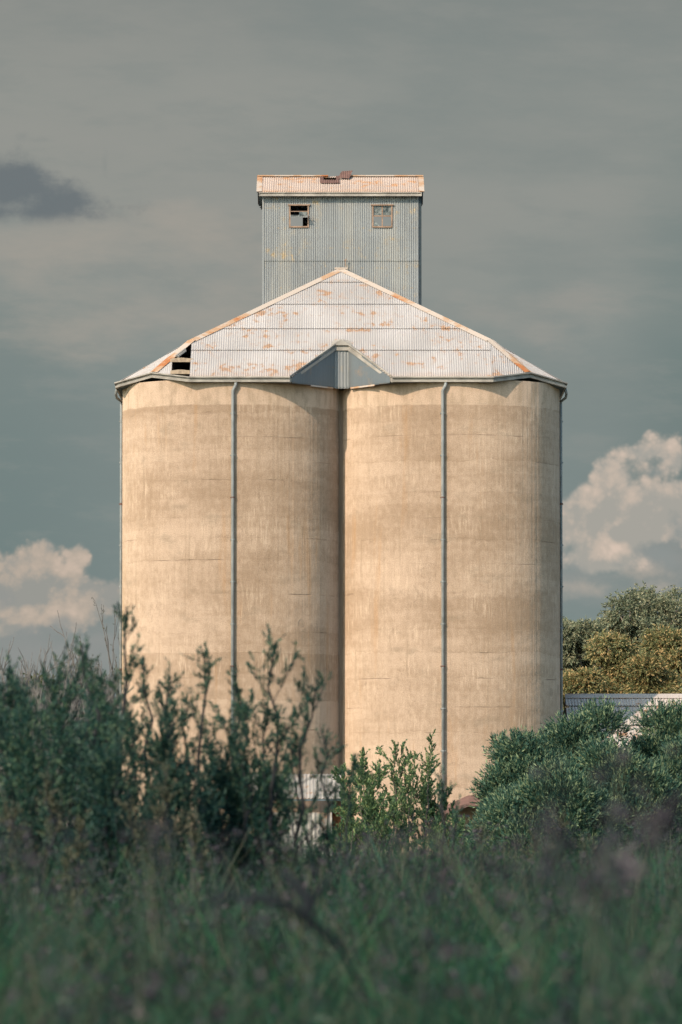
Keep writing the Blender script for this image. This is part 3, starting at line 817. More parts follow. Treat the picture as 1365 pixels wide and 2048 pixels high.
# underside lining and gutters of the tower roof
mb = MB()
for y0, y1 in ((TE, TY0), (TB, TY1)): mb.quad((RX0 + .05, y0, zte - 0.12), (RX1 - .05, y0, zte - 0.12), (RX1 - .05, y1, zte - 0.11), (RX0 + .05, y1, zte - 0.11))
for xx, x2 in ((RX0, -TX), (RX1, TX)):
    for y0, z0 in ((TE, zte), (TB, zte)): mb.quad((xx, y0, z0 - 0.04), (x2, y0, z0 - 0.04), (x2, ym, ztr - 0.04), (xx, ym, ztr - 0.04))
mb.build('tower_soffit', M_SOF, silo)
GP = [(0.0, 0.0), (0.10, 0.0), (0.10, -0.03), (0.035, -0.05), (0.035, -0.10), (0.085, -0.11), (0.08, -0.175), (0.0, -0.18)]
for y0, oy in ((TE, -1), (TB, 1)):
    mb = MB(); sweep(mb, [(RX0 + 0.12, y0, zte - 0.02), (RX1 - 0.12, y0, zte - 0.02)], GP, [(0, oy, 0)] * 2)
    mb.box((RX0 + .10, min(y0, y0 + oy * .1), zte - 0.2), (RX0 + .12, max(y0, y0 + oy * .1), zte - .02)); mb.box((RX1 - .12, min(y0, y0 + oy * .1), zte - 0.2), (RX1 - .10, max(y0, y0 + oy * .1), zte - .02))
    mb.build('tower_gutter', M_GUT, silo)
# brown patch sheet and the blown-off one
def on_troof(px, frac, lift=0.0):
    y = TE + (ym - TE) * frac; z = zte + (ztr - zte) * frac
    return Vector((P(px, 360, y).x, y, z + lift))
mb = MB()
a, b, c, d = on_troof(640, 0.50, 0.05), on_troof(680, 0.50, 0.05), on_troof(680, 0.93, 0.05), on_troof(640, 0.93, 0.05)
corr(mb, [a, b, on_troof(680, 0.72, .05), on_troof(640, 0.72, .05)], (1, 0, 0), [], amp=0.016)
corr(mb, [on_troof(640, 0.72, .05), on_troof(648, 0.72, .05), on_troof(648, 0.97, .05), on_troof(640, 0.97, .05)], (1, 0, 0), [], amp=0.016)
corr(mb, [on_troof(672, 0.72, .05), on_troof(680, 0.72, .05), on_troof(680, 0.97, .05), on_troof(672, 0.97, .05)], (1, 0, 0), [], amp=0.016)
mb.build('patch_sheet', M_BROWN, silo)
mb = MB(); corr(mb, [on_troof(676, 0.78, 0.10), on_troof(699, 0.76, 0.08), on_troof(706, 0.98, 0.30), on_troof(684, 0.97, 0.22)], (1, 0, 0), [], amp=0.014); mb.build('loose_sheet', M_BROWN, silo)
# tiny stub on the roof apex
mb = MB(); mb.tube([P(691, 534, ya), P(692, 519, ya)], 0.018, 6); mb.tube([P(689, 521, ya), P(694, 518, ya)], 0.02, 5); mb.build('vent_stub', M_FRAME, silo)

# windows
def window(px, Y, variant):
    x0, x1, y0, y1 = px
    a = P(x0, y1, Y); b = P(x1, y0, Y); t = 0.055; d0, d1 = Y - 0.06, Y + 0.07
    mb = MB()
    mb.box((a.x - t, d0, a.z - t), (a.x + .01, d1, b.z + t * .5)); mb.box((b.x - .01, d0, a.z - t), (b.x + t, d1, b.z + t * .5))
    mb.box((a.x + .01, d0 - 0.03, a.z - t), (b.x - .01, d1, a.z + .01)); mb.box((a.x - 2 * t, d0 - .05, b.z - .01), (b.x + 2 * t, d1 - .002, b.z + .045))
    fr = mb.build('window', M_FRAME, silo)
    w_, h_ = b.x - a.x, b.z - a.z
    m2 = MB(); g = 0.018
    if variant == 0:
        for f in (0.72, 0.50): m2.box((a.x, Y - .02, a.z + h_ * f - g), (b.x, Y + .01, a.z + h_ * f + g))
        m2.build('glazing_bar', M_FRAME, fr)
        for q, (u0, u1, f0, f1) in enumerate(((0.5, 1.0, 0.52, 0.71),)):
            m3 = MB(); m3.quad((a.x + w_ * u0, Y - .01, a.z + h_ * f0), (a.x + w_ * u1, Y - .01, a.z + h_ * f0), (a.x + w_ * u1, Y - .01, a.z + h_ * f1), (a.x + w_ * u0, Y - .01, a.z + h_ * f1)); m3.build('pane', M_GLASS, fr)
        # sash hanging open
        m3 = MB(); z1 = a.z + h_ * 0.55; z0 = a.z + h_ * 0.40
        m3.quad((a.x + .02, Y - .42, z0), (b.x - .02, Y - .42, z0), (b.x - .02, Y - .03, z1), (a.x + .02, Y - .03, z1)); m3.build('pane', M_GLASS, fr)
        m3 = MB()
        for xx in (a.x + .02, (a.x + b.x) / 2, b.x - .02): m3.tube([(xx, Y - .03, z1), (xx, Y - .43, z0)], 0.016, 5)
        m3.tube([(a.x, Y - .43, z0), (b.x, Y - .43, z0)], 0.02, 5)
        m3.tube([(b.x + .02, Y - .10, z1 + .03), (b.x + .24, Y - .12, a.z + h_ * .33)], 0.014, 5); m3.tube([(b.x + .24, Y - .12, a.z + h_ * .33), (b.x, Y - .10, a.z + h_ * .33)], 0.014, 5)
        m3.build('sash', M_PIPE, fr)
    else:
        m2.box((a.x, Y - .02, a.z + h_ * .5 - .028), (b.x, Y + .01, a.z + h_ * .5 + .028)); m2.box(((a.x + b.x) / 2 - .028, Y - .021, a.z), ((a.x + b.x) / 2 + .028, Y + .011, b.z))
        m2.build('glazing_bar', M_FRAME, fr)
        for u0, u1, f0, f1 in ((0.0, 0.5, 0.5, 1.0), (0.5, 1.0, 0.5, 1.0)):
            m3 = MB(); m3.quad((a.x + w_ * u0, Y, a.z + h_ * f0), (a.x + w_ * u1, Y, a.z + h_ * f0), (a.x + w_ * u1, Y, a.z + h_ * f1), (a.x + w_ * u0, Y, a.z + h_ * f1)); m3.build('pane', M_GLASS, fr)
        m3 = MB(); m3.tri((a.x, Y, a.z + h_ * .30), (a.x, Y, a.z), (a.x + w_ * .42, Y, a.z)); m3.tri((a.x + w_ * .5, Y, a.z + h_ * .5), (b.x, Y, a.z + h_ * .44), (b.x, Y, a.z + h_ * .5)); m3.build('pane', M_GLASS, fr)
window(wl, TY0, 0); window(wr, TY0, 1)

# ------------------------------------------------------------------ small structures at the foot
# pale corrugated skillion shed
shed = empty('iron_shed', (P(620, 1700, -4).x, -3.2, 0), 'small pale corrugated iron shed at the foot of the silo, between the cells', 'shed')
o0 = Vector(shed.location)
def rel(p, o): return Vector(p) - o
xl, xr = P(500, 1600, -3).x, P(688, 1600, -3).x
zt1, zt0 = P(600, 1548, -1.2).z, P(600, 1597, -4.2).z
mb = MB(); corr(mb, [rel((xl, -4.2, zt0), o0), rel((xr, -4.2, zt0), o0), rel((xr, -1.2, zt1), o0), rel((xl, -1.2, zt1), o0)], (1, 0, 0), amp=0.02, pitch=0.16); mb.build('roof', M_PALE, shed)
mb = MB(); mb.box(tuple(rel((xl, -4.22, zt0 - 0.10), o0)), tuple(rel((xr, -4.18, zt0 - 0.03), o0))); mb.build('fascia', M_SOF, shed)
xw = P(664, 1650, -3.6).x
mb = MB(); corr(mb, [rel((xl + .2, -3.6, 0), o0), rel((xw, -3.6, 0), o0), rel((xw, -3.6, P(600, 1625, -3.6).z), o0), rel((xl + .2, -3.6, P(600, 1625, -3.6).z), o0)], (1, 0, 0), amp=0.025, pitch=0.2); mb.build('wall', M_PALE, shed)
mb = MB(); corr(mb, [rel((xw, -3.6, 0), o0), rel((xw, -0.3, 0), o0), rel((xw, -0.3, zt1 - .1), o0), rel((xw, -3.6, zt0 - .1), o0)], (0, 1, 0), amp=0.02, pitch=0.16); mb.build('wall', M_PALE, shed)
mb = MB(); mb.box(tuple(rel((xr - 0.14, -4.1, 0), o0)), tuple(rel((xr - 0.04, -4.0, zt0 - .1), o0))); mb.build('post', M_DBARK, shed)
# red rusted tank beside it
tank = empty('rusty_tank', (P(680, 1690, -2.0).x, -2.0, 0), 'orange red rusted steel tank just right of the pale iron shed', 'tank')
mb = MB(); rr_ = 0.36; hT = P(680, 1600, -2).z
prof = [(rr_ * .92, 0.0), (rr_, 0.05), (rr_, hT * .32), (rr_ * 1.05, hT * .335), (rr_, hT * .35), (rr_, hT * .65), (rr_ * 1.05, hT * .665), (rr_, hT * .68), (rr_, hT - .05), (rr_ * .92, hT), (0.001, hT - .02)]
for i in range(28):
    a0, a1 = 2 * math.pi * i / 28, 2 * math.pi * (i + 1) / 28
    for (r0, z0), (r1, z1) in zip(prof[:-1], prof[1:]):
        mb.quad((r0 * math.cos(a0), r0 * math.sin(a0), z0), (r0 * math.cos(a1), r0 * math.sin(a1), z0), (r1 * math.cos(a1), r1 * math.sin(a1), z1), (r1 * math.cos(a0), r1 * math.sin(a0), z1))
mb.build('tank_shell', M_RUST, tank)
mb = MB(); mb.tube([(0.1, -0.1, hT - .02), (0.1, -0.1, hT + 0.18)], 0.05, 8); mb.build('filler_pipe', M_RUST, tank)
# brown skillion awning on the right cell
aw = empty('iron_awning', (P(930, 1700, -1.5).x, -1.5, 0), 'low brown iron awning roof at the foot of the right cell beside the green bush', 'awning')
o1 = Vector(aw.location)
q = [P(888, 1618, -2.2), P(1010, 1590, -2.2), P(1010, 1570, -0.1), P(945, 1600, -0.1)]
a_, b_ = P(888, 1619, -2.4), P(950, 1602, -2.4); x2 = b_.x + 2.4
mb = MB()
f0, f1, f2 = P(888, 1622, -2.6), P(940, 1605, -2.6), P(1040, 1605, -2.6)
bk0, bk1, bk2 = Vector((f0.x + .1, 0.2, f0.z + 0.25)), Vector((f1.x, 0.2, f1.z + 0.35)), Vector((f2.x, 0.2, f2.z + 0.35))
for A, B, C, D in ((f0, f1, bk1, bk0), (f1, f2, bk2, bk1)):
    mb.quad(rel(A, o1), rel(B, o1), rel(C, o1), rel(D, o1))
    dn = Vector((0, 0, -0.16)); mb.quad(rel(A + dn, o1), rel(B + dn, o1), rel(C + dn, o1), rel(D + dn, o1)); mb.quad(rel(A, o1), rel(B, o1), rel(B + dn, o1), rel(A + dn, o1))
mb.build('roof_sheet', M_BROWN, aw)
mb = MB(); mb.box(tuple(rel((f0.x + 0.1, -2.55, f0.z - 0.28), o1)), tuple(rel((f1.x, -2.45, f0.z - 0.16), o1))); mb.build('beam', M_DBARK, aw)
for xx in (f0.x + 1.3, f2.x - .2):
    mb = MB(); mb.box(tuple(rel((xx, -2.5, 0), o1)), tuple(rel((xx + .1, -2.4, f0.z - 0.16), o1))); mb.build('post', M_DBARK, aw)

# long iron-roofed shed behind on the right; the silo's shadow falls across it
ls = empty('long_shed', (20, 8, 0), 'long low shed right of the silo, its iron roof half in shadow', 'shed')
o2 = Vector(ls.location)
ry = 10.2; rz = P(1200, 1390, ry).z; run = 5.4; ez = rz - run * 0.55
x0s, x1s = 10.36, 40.0
for sy in (-1, 1):
    mb = MB(); corr(mb, [rel((x0s, ry + sy * run, ez), o2), rel((x1s, ry + sy * run, ez), o2), rel((x1s, ry, rz), o2), rel((x0s, ry, rz), o2)], (1, 0, 0), [3.1, 5.0], amp=0.02, pitch=0.14, lap=0.05, sub=4)
    mb.build('roof_slope', M_SHED, ls)
    mb = MB(); corr(mb, [rel((x0s + .3, ry + sy * (run - .5), 0), o2), rel((x1s - .3, ry + sy * (run - .5), 0), o2), rel((x1s - .3, ry + sy * (run - .5), ez), o2), rel((x0s + .3, ry + sy * (run - .5), ez), o2)], (1, 0, 0), [], amp=0.02, pitch=0.14, sub=4)
    mb.build('wall', M_WALL, ls)
for xx in (x0s + .3, x1s - .3):
    mb = MB(); mb.v = [tuple(rel(p, o2)) for p in ((xx, ry - run + .5, 0), (xx, ry + run - .5, 0), (xx, ry + run - .5, ez), (xx, ry, rz - .1), (xx, ry - run + .5, ez))]; mb.f = [(0, 1, 2, 3, 4)]; mb.uv = [(0, 0), (13, 0), (13, 5), (6, 8), (0, 5)]
    mb.build('wall', M_WALL, ls)
mb = MB()
for sy in (-1, 1): mb.quad(rel((x0s, ry + sy * .42, rz - .16), o2), rel((x1s, ry + sy * .42, rz - .16), o2), rel((x1s, ry, rz + .06), o2), rel((x0s, ry, rz + .06), o2))
mb.build('ridge_flashing', M_SHED, ls)

# ------------------------------------------------------------------ vegetation
def unit(a): return a / np.maximum(np.linalg.norm(a, axis=-1, keepdims=True), 1e-9)

def leaves(rng, P0, D, Ls, k, ll, lw, ang=(0.35, 1.0), tmin=0.05, droop=0.0):
    n = len(P0)
    P0 = np.repeat(P0, k, 0); D = np.repeat(D, k, 0); Ls = np.repeat(Ls, k)
    N = n * k
    t = tmin + (1 - tmin) * rng.random(N)
    pos = P0 + D * (Ls * t)[:, None]
    r = rng.normal(size=(N, 3)); perp = unit(r - D * (r * D).sum(1, keepdims=True))
    a = rng.uniform(ang[0], ang[1], N) * (1.05 - 0.5 * t)
    d = unit(D * np.cos(a)[:, None] + perp * np.sin(a)[:, None] - np.array([0, 0, droop]))
    r2 = rng.normal(size=(N, 3)); wv = unit(np.cross(d, r2))
    l = ll * rng.uniform(0.65, 1.3, N); w_ = lw * rng.uniform(0.7, 1.2, N)
    b = pos; m_ = pos + d * (l * 0.45)[:, None]; tip = pos + d * l[:, None]
    return np.stack([b, m_ + wv * (w_ / 2)[:, None], tip, m_ - wv * (w_ / 2)[:, None]], 1)

STY = {}
def curve_branch(rng, start, d, length, n=6, up=0.15, wob=0.12):
    pts = [np.array(start, float)]; d = np.array(d, float); d /= np.linalg.norm(d)
    for _ in range(n):
        d = d + rng.normal(size=3) * wob + np.array([0, 0, up]); d /= np.linalg.norm(d)
        pts.append(pts[-1] + d * length / n)
    return pts

def sapling(rng, H, W, nb, tw, kl, ll, lw, prof=None, lean=0.0, base=0.12, shoot=0.34, tilt=(0.45, 0.95)):
    """leader with ascending side branches, each set with feathery leafy shoots"""
    trunk = MB()
    lead = [np.array([lean * (i / 10) ** 1.3 * H + rng.normal() * 0.015 * H * (0 < i < 10), rng.normal() * 0.015 * H * (i > 0), H * i / 10]) for i in range(11)]
    trunk.tube([tuple(p) for p in lead], [0.011 * H * (1 - i / 11) + 0.004 for i in range(11)], 6)
    S0, SD, SL = [], [], []
    prof = prof or (lambda t: (1.05 - t) ** 0.75 * min(1, 0.45 + t * 1.6))
    for b in range(nb):
        t = base + (0.97 - base) * ((b + rng.random()) / nb) ** 0.9
        az = b * 2.399 + rng.normal() * 0.35
        i = min(9, int(t * 10)); f = t * 10 - i
        st = lead[i] * (1 - f) + lead[i + 1] * f
        tl = rng.uniform(*tilt) * (1.15 - 0.35 * t)
        reach = W * prof(t) * rng.uniform(0.55, 1.15)
        ln = reach / max(0.3, math.sin(tl)) * 0.95
        d = [math.sin(tl) * math.cos(az), math.sin(tl) * math.sin(az), math.cos(tl)]
        pts = curve_branch(rng, st, d, ln, 6, 0.10, 0.13)
        trunk.tube([tuple(p) for p in pts], [max(0.0035, 0.005 * H * (1 - t) * (1 - j / 7) + 0.003) for j in range(7)], 4)
        nt = max(3, int(tw * ln / W))
        for j in range(nt):
            s = 0.22 + 0.78 * (j + rng.random()) / nt
            q = s * 6; a = min(5, int(q)); g_ = q - a
            p = pts[a] * (1 - g_) + pts[a + 1] * g_
            bd = pts[a + 1] - pts[a]; bd /= np.linalg.norm(bd)
            dd = bd * 0.9 + rng.normal(size=3) * 0.55 + np.array([0, 0, 0.45]); dd /= np.linalg.norm(dd)
            S0.append(p); SD.append(dd); SL.append(shoot * rng.uniform(0.5, 1.25) * (1.1 - 0.4 * s))
    for j in range(int(tw * 1.2)):
        t = rng.uniform(0.8, 1.0); i = min(9, int(t * 10)); f = t * 10 - i
        p = lead[i] * (1 - f) + lead[i + 1] * f
        dd = np.array([0, 0, 1.0]) + rng.normal(size=3) * 0.45; dd /= np.linalg.norm(dd)
        S0.append(p); SD.append(dd); SL.append(shoot * rng.uniform(0.4, 0.9))
    q = leaves(rng, np.array(S0), np.array(SD), np.array(SL), kl, ll, lw)
    return trunk, q

def clump(rng, H, W, nb, tw, kl, ll, lw, leaders, **kw):
    tr = MB(); Q = []
    for dx, lean, hs, ws in leaders:
        t, q = sapling(rng, H * hs, W * ws, max(5, int(nb * hs / len(leaders) * 1.5)), tw, kl, ll, lw, lean=lean, **kw)
        off = np.array([dx * W, rng.normal() * 0.15 * W, 0]); b = len(tr.v)
        tr.v += [tuple(np.array(v) + off) for v in t.v]; tr.f += [tuple(i + b for i in f) for f in t.f]; tr.uv += t.uv
        Q.append(q + off)
    return tr, np.concatenate(Q)

def bush(rng, H, W, nl, ns, kl, ll, lw, shoot=0.45, low=0.05, lump=0.30, flat=1.0, upb=0.6, inner=0.25):
    """rounded shrub of many lumps, each bristling with upright shoots"""
    trunk = MB(); Q = []
    for i in range(nl):
        az = i * 2.399 + rng.normal() * 0.3
        t = (i + 0.5) / nl
        el = math.asin(min(0.99, low + (1 - low) * t))
        rad = rng.uniform(0.72, 0.98)
        c = np.array([W * rad * math.cos(el) * math.cos(az), W * rad * math.cos(el) * math.sin(az) * 0.8, H * (0.10 + 0.74 * math.sin(el) * rad * rng.uniform(0.92, 1.05))])
        r = lump * W * rng.uniform(0.75, 1.25)
        trunk.tube([(rng.normal() * .1, rng.normal() * .1, 0), tuple(c * 0.55 * np.array([1, 1, 0.9])), tuple(c)], [0.02 * H * .7, 0.012 * H * .7, 0.006 * H * .5], 5)
        n = int(ns * rng.uniform(0.8, 1.2))
        d = unit(rng.normal(size=(n, 3))); d[:, 2] = np.where(d[:, 2] < -0.35, -d[:, 2], d[:, 2])
        rr = r * rng.uniform(inner, 1.0, n) ** 0.6
        p = c + d * rr[:, None] * np.array([1, 1, 0.9])
        sd = unit(d * 0.75 + np.array([0, 0, upb]) + rng.normal(size=(n, 3)) * 0.28)
        Q.append(leaves(rng, p, sd, shoot * rng.uniform(0.5, 1.3, n), kl, ll, lw))
    q = np.concatenate(Q)
    q = q[q[:, 0, 2] > 0.02]
    return trunk, q

def gum(rng, H, W, nl, ns, kl, ll, lw, low=0.25, lump=0.24, trunks=1):
    trunk = MB(); Q = []
    fork = np.array([0, 0, H * 0.28])
    trunk.tube([(0, 0, 0), (0.1, 0, H * .15), tuple(fork)], [0.028 * H, 0.022 * H, 0.018 * H], 8)
    for i in range(nl):
        az = i * 2.399 + rng.normal() * 0.4; t = (i + 0.5) / nl
        el = math.asin(-0.15 + 1.14 * t if -0.15 + 1.14 * t < 0.99 else 0.99)
        rad = rng.uniform(0.3, 1.0) if i % 3 == 0 else rng.uniform(0.6, 1.0)
        c = np.array([W * rad * math.cos(el) * math.cos(az), W * rad * math.cos(el) * math.sin(az), H * (low + 0.16) + H * (0.84 - low - 0.06) * max(0, math.sin(el)) * rad + rng.normal() * 0.03 * H])
        r = lump * W * rng.uniform(0.6, 1.3)
        mid = fork * 0.5 + c * 0.5 + rng.normal(size=3) * 0.05 * H
        trunk.tube([tuple(fork), tuple(mid), tuple(c)], [0.011 * H, 0.006 * H, 0.002 * H], 5)
        for _ in range(4):
            e = c + unit(rng.normal(size=3)) * r * 0.9
            trunk.tube([tuple(mid * .4 + c * .6), tuple((c + e) / 2), tuple(e)], [0.0035 * H, 0.002 * H, 0.001 * H], 4)
        n = int(ns * (r / (lump * W)) ** 2)
        d = unit(rng.normal(size=(n, 3)))
        rr = r * rng.uniform(0.25, 1.0, n) ** 0.55
        p = c + d * rr[:, None] * np.array([1.1, 1.1, 0.75])
        sd = unit(d * 0.8 + rng.normal(size=(n, 3)) * 0.5)
        Q.append(leaves(rng, p, sd, 0.5 * rng.uniform(0.4, 1.2, n), kl, ll, lw, (0.4, 1.4), droop=0.35))
    return trunk, np.concatenate(Q)

def bare(rng, H, spread, levels=5, kids=3, r0=0.02, leafy=0.0, nstem=3):
    trunk = MB(); tips = []
    def grow(p, d, ln, r, lv):
        pts = curve_branch(rng, p, d, ln, 4, 0.06, 0.13)
        trunk.tube([tuple(q) for q in pts], [r * (1 - 0.11 * j) for j in range(5)], 4)
        if lv == 0: tips.append((pts[2], (pts[-1] - pts[2]))); return
        for k in range(kids):
            s = rng.uniform(0.45, 1.0) if k < kids - 1 else 1.0
            q = pts[min(4, int(s * 4))]; bd = pts[-1] - pts[-2]; bd /= np.linalg.norm(bd)
            nd_ = bd + unit(rng.normal(size=3)) * spread + np.array([0, 0, 0.18]); nd_ /= np.linalg.norm(nd_)
            grow(q, nd_, ln * rng.uniform(0.55, 0.85), r * 0.66, lv - 1)
    for s in range(nstem):
        az = s * 2.4 + rng.random(); tl = 0.12 + 0.25 * rng.random()
        grow(np.array([0, 0, 0.0]), [math.sin(tl) * math.cos(az), math.sin(tl) * math.sin(az), math.cos(tl)], H * 0.42, r0 * H, levels)
    return trunk, tips

def place(name, label, cat, px, Y, tq, bark, leafm, group=None, rot=0.0):
    trunk, q = tq
    e = empty(name, (P(px, 1700, Y).x, Y, 0), label, cat, group); e.rotation_euler.z = rot
    trunk.build('trunk', bark, e)
    if q is not None and len(q): quads_obj('crown', q, leafm, e)
    return e

M_ACA = mat_leaf('acacia_leaf', (0.014, 0.056, 0.046), (0.026, 0.082, 0.060), (0.085, 0.130, 0.070), 0.35, 1.5)
M_ACAD = mat_leaf('darker_acacia_leaf', (0.012, 0.050, 0.044), (0.022, 0.070, 0.056), (0.075, 0.112, 0.065), 0.35, 0.8)  # slightly darker leaf tone, alternated among the dense shrubs
M_BUSH = mat_leaf('blue_green_leaf', (0.022, 0.072, 0.054), (0.048, 0.115, 0.076), (0.19, 0.235, 0.125), 0.22, 0.9, 0.75)
M_SAP = mat_leaf('fresh_green_leaf', (0.055, 0.125, 0.065), (0.095, 0.175, 0.080), (0.22, 0.27, 0.11), 0.3, 1.2)
M_GUM = mat_leaf('olive_gum_leaf', (0.13, 0.175, 0.080), (0.22, 0.225, 0.092), (0.40, 0.27, 0.12), 0.25, 0.35, 0.7)
M_GUM2 = mat_leaf('grey_gum_leaf', (0.13, 0.165, 0.10), (0.18, 0.205, 0.12), (0.28, 0.26, 0.16), 0.25, 0.35, 0.75)
M_YEL = mat_leaf('yellow_green_leaf', (0.050, 0.070, 0.025), (0.085, 0.105, 0.032), (0.15, 0.15, 0.05), 0.3, 0.5)
M_DULL = mat_leaf('dull_brown_green_leaf', (0.050, 0.060, 0.040), (0.075, 0.080, 0.050), (0.12, 0.11, 0.07), 0.2, 0.6)

def top_h(py, Y): return P(682, py, Y).z
def wid(pxw, Y): return pxw * (Y + DIST) / F
R_ = np.random.default_rng

# gum trees behind the long shed
for i, (px, Y, top, hw, m, lab, nm) in enumerate((
    (1262, 75, 1178, 122, M_GUM2, 'tallest grey green gum tree, pointed crown top above the long shed', 'gum_tree'),
    (1160, 72, 1205, 90, M_GUM2, 'thin grey brown gum tree right against the silo edge, behind the long shed', 'gum_tree'),
    (1378, 74, 1190, 120, M_GUM2, 'grey green gum tree crown cut off by the right edge, behind the long shed', 'gum_tree'),
    (1332, 70, 1205, 100, M_GUM2, 'grey green gum tree between the tallest gum and the right edge', 'gum_tree'),
    (1238, 62, 1252, 112, M_GUM, 'broad orange olive gum tree with domed crown in front of the tallest gum', 'gum_tree'),
    (1365, 60, 1262, 88, M_GUM, 'orange olive gum tree at the right edge, above the sunlit shed roof', 'gum_tree'),
    (1165, 66, 1232, 85, M_GUM2, 'olive grey gum tree filling the gap beside the silo above the low gum', 'gum_tree'),
    (1145, 58, 1300, 62, M_GUM, 'low olive gum tree close to the silo wall above the shaded shed roof', 'gum_tree'),
    (1310, 55, 1315, 75, M_GUM, 'low olive gum tree directly above the shadow edge on the shed roof', 'gum_tree'))):
    H = top_h(top, Y) * 1.08; W = wid(hw, Y)
    t = gum(R_(100 + i), H, W, 52 if i < 4 else 44, 360 if i < 4 else 520, 11, 0.19, 0.070, low=0.16, lump=0.30)
    place(nm, lab, 'tree', px, Y, t, M_GUMB, m, 'gum trees behind the long shed')

# trees far at the left
for i, (px, Y, top, hw, m, lab) in enumerate((
    (120, 30, 1300, 90, M_YEL, 'yellow green leafy tree behind the dark shrubs at the left'),
    (20, 34, 1340, 75, M_YEL, 'yellow green leafy tree nearest the left edge, behind the dark shrubs'),
    (205, 26, 1350, 55, M_DULL, 'dull brown green tree behind the shrubs, next to the silo left wall'))):
    t = gum(R_(200 + i), top_h(top, Y), wid(hw, Y), 24, 220, 9, 0.26, 0.08, low=0.1, lump=0.34)
    place('leafy_tree', lab, 'tree', px, Y, t, M_BARK, m, 'leafy trees behind the shrubs')
for i, (px, Y, top, lab, lv) in enumerate((
    (60, -95, 1268, 'bare grey tree with forked twigs at the far left, above the shrubs', 4),
    (128, -90, 1222, 'bare grey tree with the tallest forked twigs, against the left cloud', 4),
    (10, -92, 1290, 'leafless grey tree at the very left edge of the frame', 4))):
    rng = R_(300 + i); H = top_h(top, Y)
    tr, tips = bare(rng, H, 0.55, 5, 3, 0.022, nstem=4)
    zmax = max(v[2] for v in tr.v); sc = H / zmax
    tr.v = [(v[0] * sc * 0.7, v[1] * sc * 0.7, v[2] * sc) for v in tr.v]
    place('bare_tree', lab, 'tree', px, Y, (tr, None), M_DEAD, None, 'bare trees at the left')
for i, (px, Y, top, lab) in enumerate((
    (236, 12, 1192, 'tall feathery half bare tree touching the silo left wall'),
    (176, 10, 1262, 'lower thin feathery tree with dull leaves left of the tall feathery one'))):
    rng = R_(320 + i); H = top_h(top, Y)
    tr, tips = bare(rng, H, 0.50, 5, 3, 0.017, nstem=4)
    zmax = max(v[2] for v in tr.v); sc = H / zmax
    tr.v = [(v[0] * sc * 0.7, v[1] * sc * 0.7, v[2] * sc) for v in tr.v]
    p0 = np.array([t[0] for t in tips]) * np.array([sc * .7, sc * .7, sc]); dd = np.array([t[1] for t in tips])
    ln = np.linalg.norm(dd, axis=1) * sc
    q = leaves(rng, p0, unit(dd), ln, 5, 0.13, 0.035, (0.4, 1.3))
    place('feathery_tree', lab, 'tree', px, Y, (tr, q), M_DEAD, M_DULL, 'feathery trees by the silo left wall')

# dark acacia shrubs in the left foreground
YS = -188.0
sap = [
    # px, Y, top, halfwidth, nb, tw, kl, lean, label
    (548, -190, 1288, 112, 46, 15, 26, 0.00, 'dark upright sapling, tallest before the left cell, its tip in front of the inner wall'),
    (395, -188, 1296, 95, 42, 14, 26, 0.02, 'dark open sapling in front of the left cell just left of its downpipe'),
    (300, -186, 1292, 85, 40, 14, 26, 0.01, 'dark sapling with arching tips at the left edge of the left cell'),
    (468, -187, 1350, 80, 36, 14, 26, 0.02, 'dark sapling directly in front of the left downpipe'),
    (238, -191, 1236, 75, 40, 14, 28, 0.01, 'tall narrow dark sapling whose tip crosses the silo left corner'),
    (652, -186, 1442, 48, 24, 12, 26, 0.03, 'short dark sapling in front of the pale iron shed'),
    (882, -178, 1528, 46, 16, 8, 14, 0.00, 'thin blurred sapling beside the right downpipe'),
]
for i, (px, Y, top, hw, nb, tw, kl, lean, lab) in enumerate(sap):
    H = top_h(top, Y) * (1.03 if px == 238 else 0.97); W = wid(hw, Y)
    LD = [[(0, 0.0, 1.0, .8), (.15, .10, .90, .75), (-.15, -.07, .82, .75)], [(0, 0.02, 1.0, .75), (.2, .13, .82, .7), (-.2, -.08, .9, .7), (.05, .05, .7, .9)],
          [(0, -0.02, 1.0, .7), (-.2, -.12, .93, .7), (.2, .10, .86, .8)]][i % 3] if nb > 20 else [(0, 0, 1, 1), (.2, .06, .8, .8)]
    t = clump(R_(400 + i), H, W * 1.45, int(nb * .9), int(tw * .8), int(kl * .62), 0.062, 0.016, LD, base=0.18, shoot=0.21, tilt=(0.5, 1.2), prof=lambda t: (1.04 - t) ** 0.5 * min(1, 0.4 + t * 1.6))
    place('acacia_sapling', lab, 'sapling', px, Y, t, M_DBARK, M_ACA, 'dark saplings before the silo')
dens = [
    (118, -187, 1276, 120, 'broad dark shrub with the highest rounded top at the left'),
    (15, -189, 1302, 110, 'dark shrub cut by the left edge of the frame'),
    (205, -184, 1330, 80, 'dark dense shrub between the left edge shrubs and the silo corner'),
    (350, -191, 1455, 120, 'low dense dark shrub under the open saplings before the left cell'),
    (60, -193, 1440, 150, 'low dark shrub filling the lower left corner above the grass'),
    (465, -190, 1500, 95, 'low dense dark shrub at the foot of the left downpipe'),
    (535, -188, 1490, 70, 'low dark shrub in front of the pale iron shed, under the tallest sapling'),
    (215, -194, 1470, 110, 'low dark shrub below the silo left corner'),
]
for i, (px, Y, top, hw, lab) in enumerate(dens):
    H = top_h(top, Y) * 0.83; W = wid(hw, Y) * 1.15
    t = sapling(R_(450 + i), H, W, 42, 15, 20, 0.066, 0.017, base=0.05, prof=lambda t: (1.03 - t) ** 0.45, shoot=0.36, tilt=(0.35, 1.0))
    place('acacia_shrub', lab, 'shrub', px, Y, t, M_DBARK, M_ACAD if i % 2 else M_ACA, 'dense dark shrubs at the left')

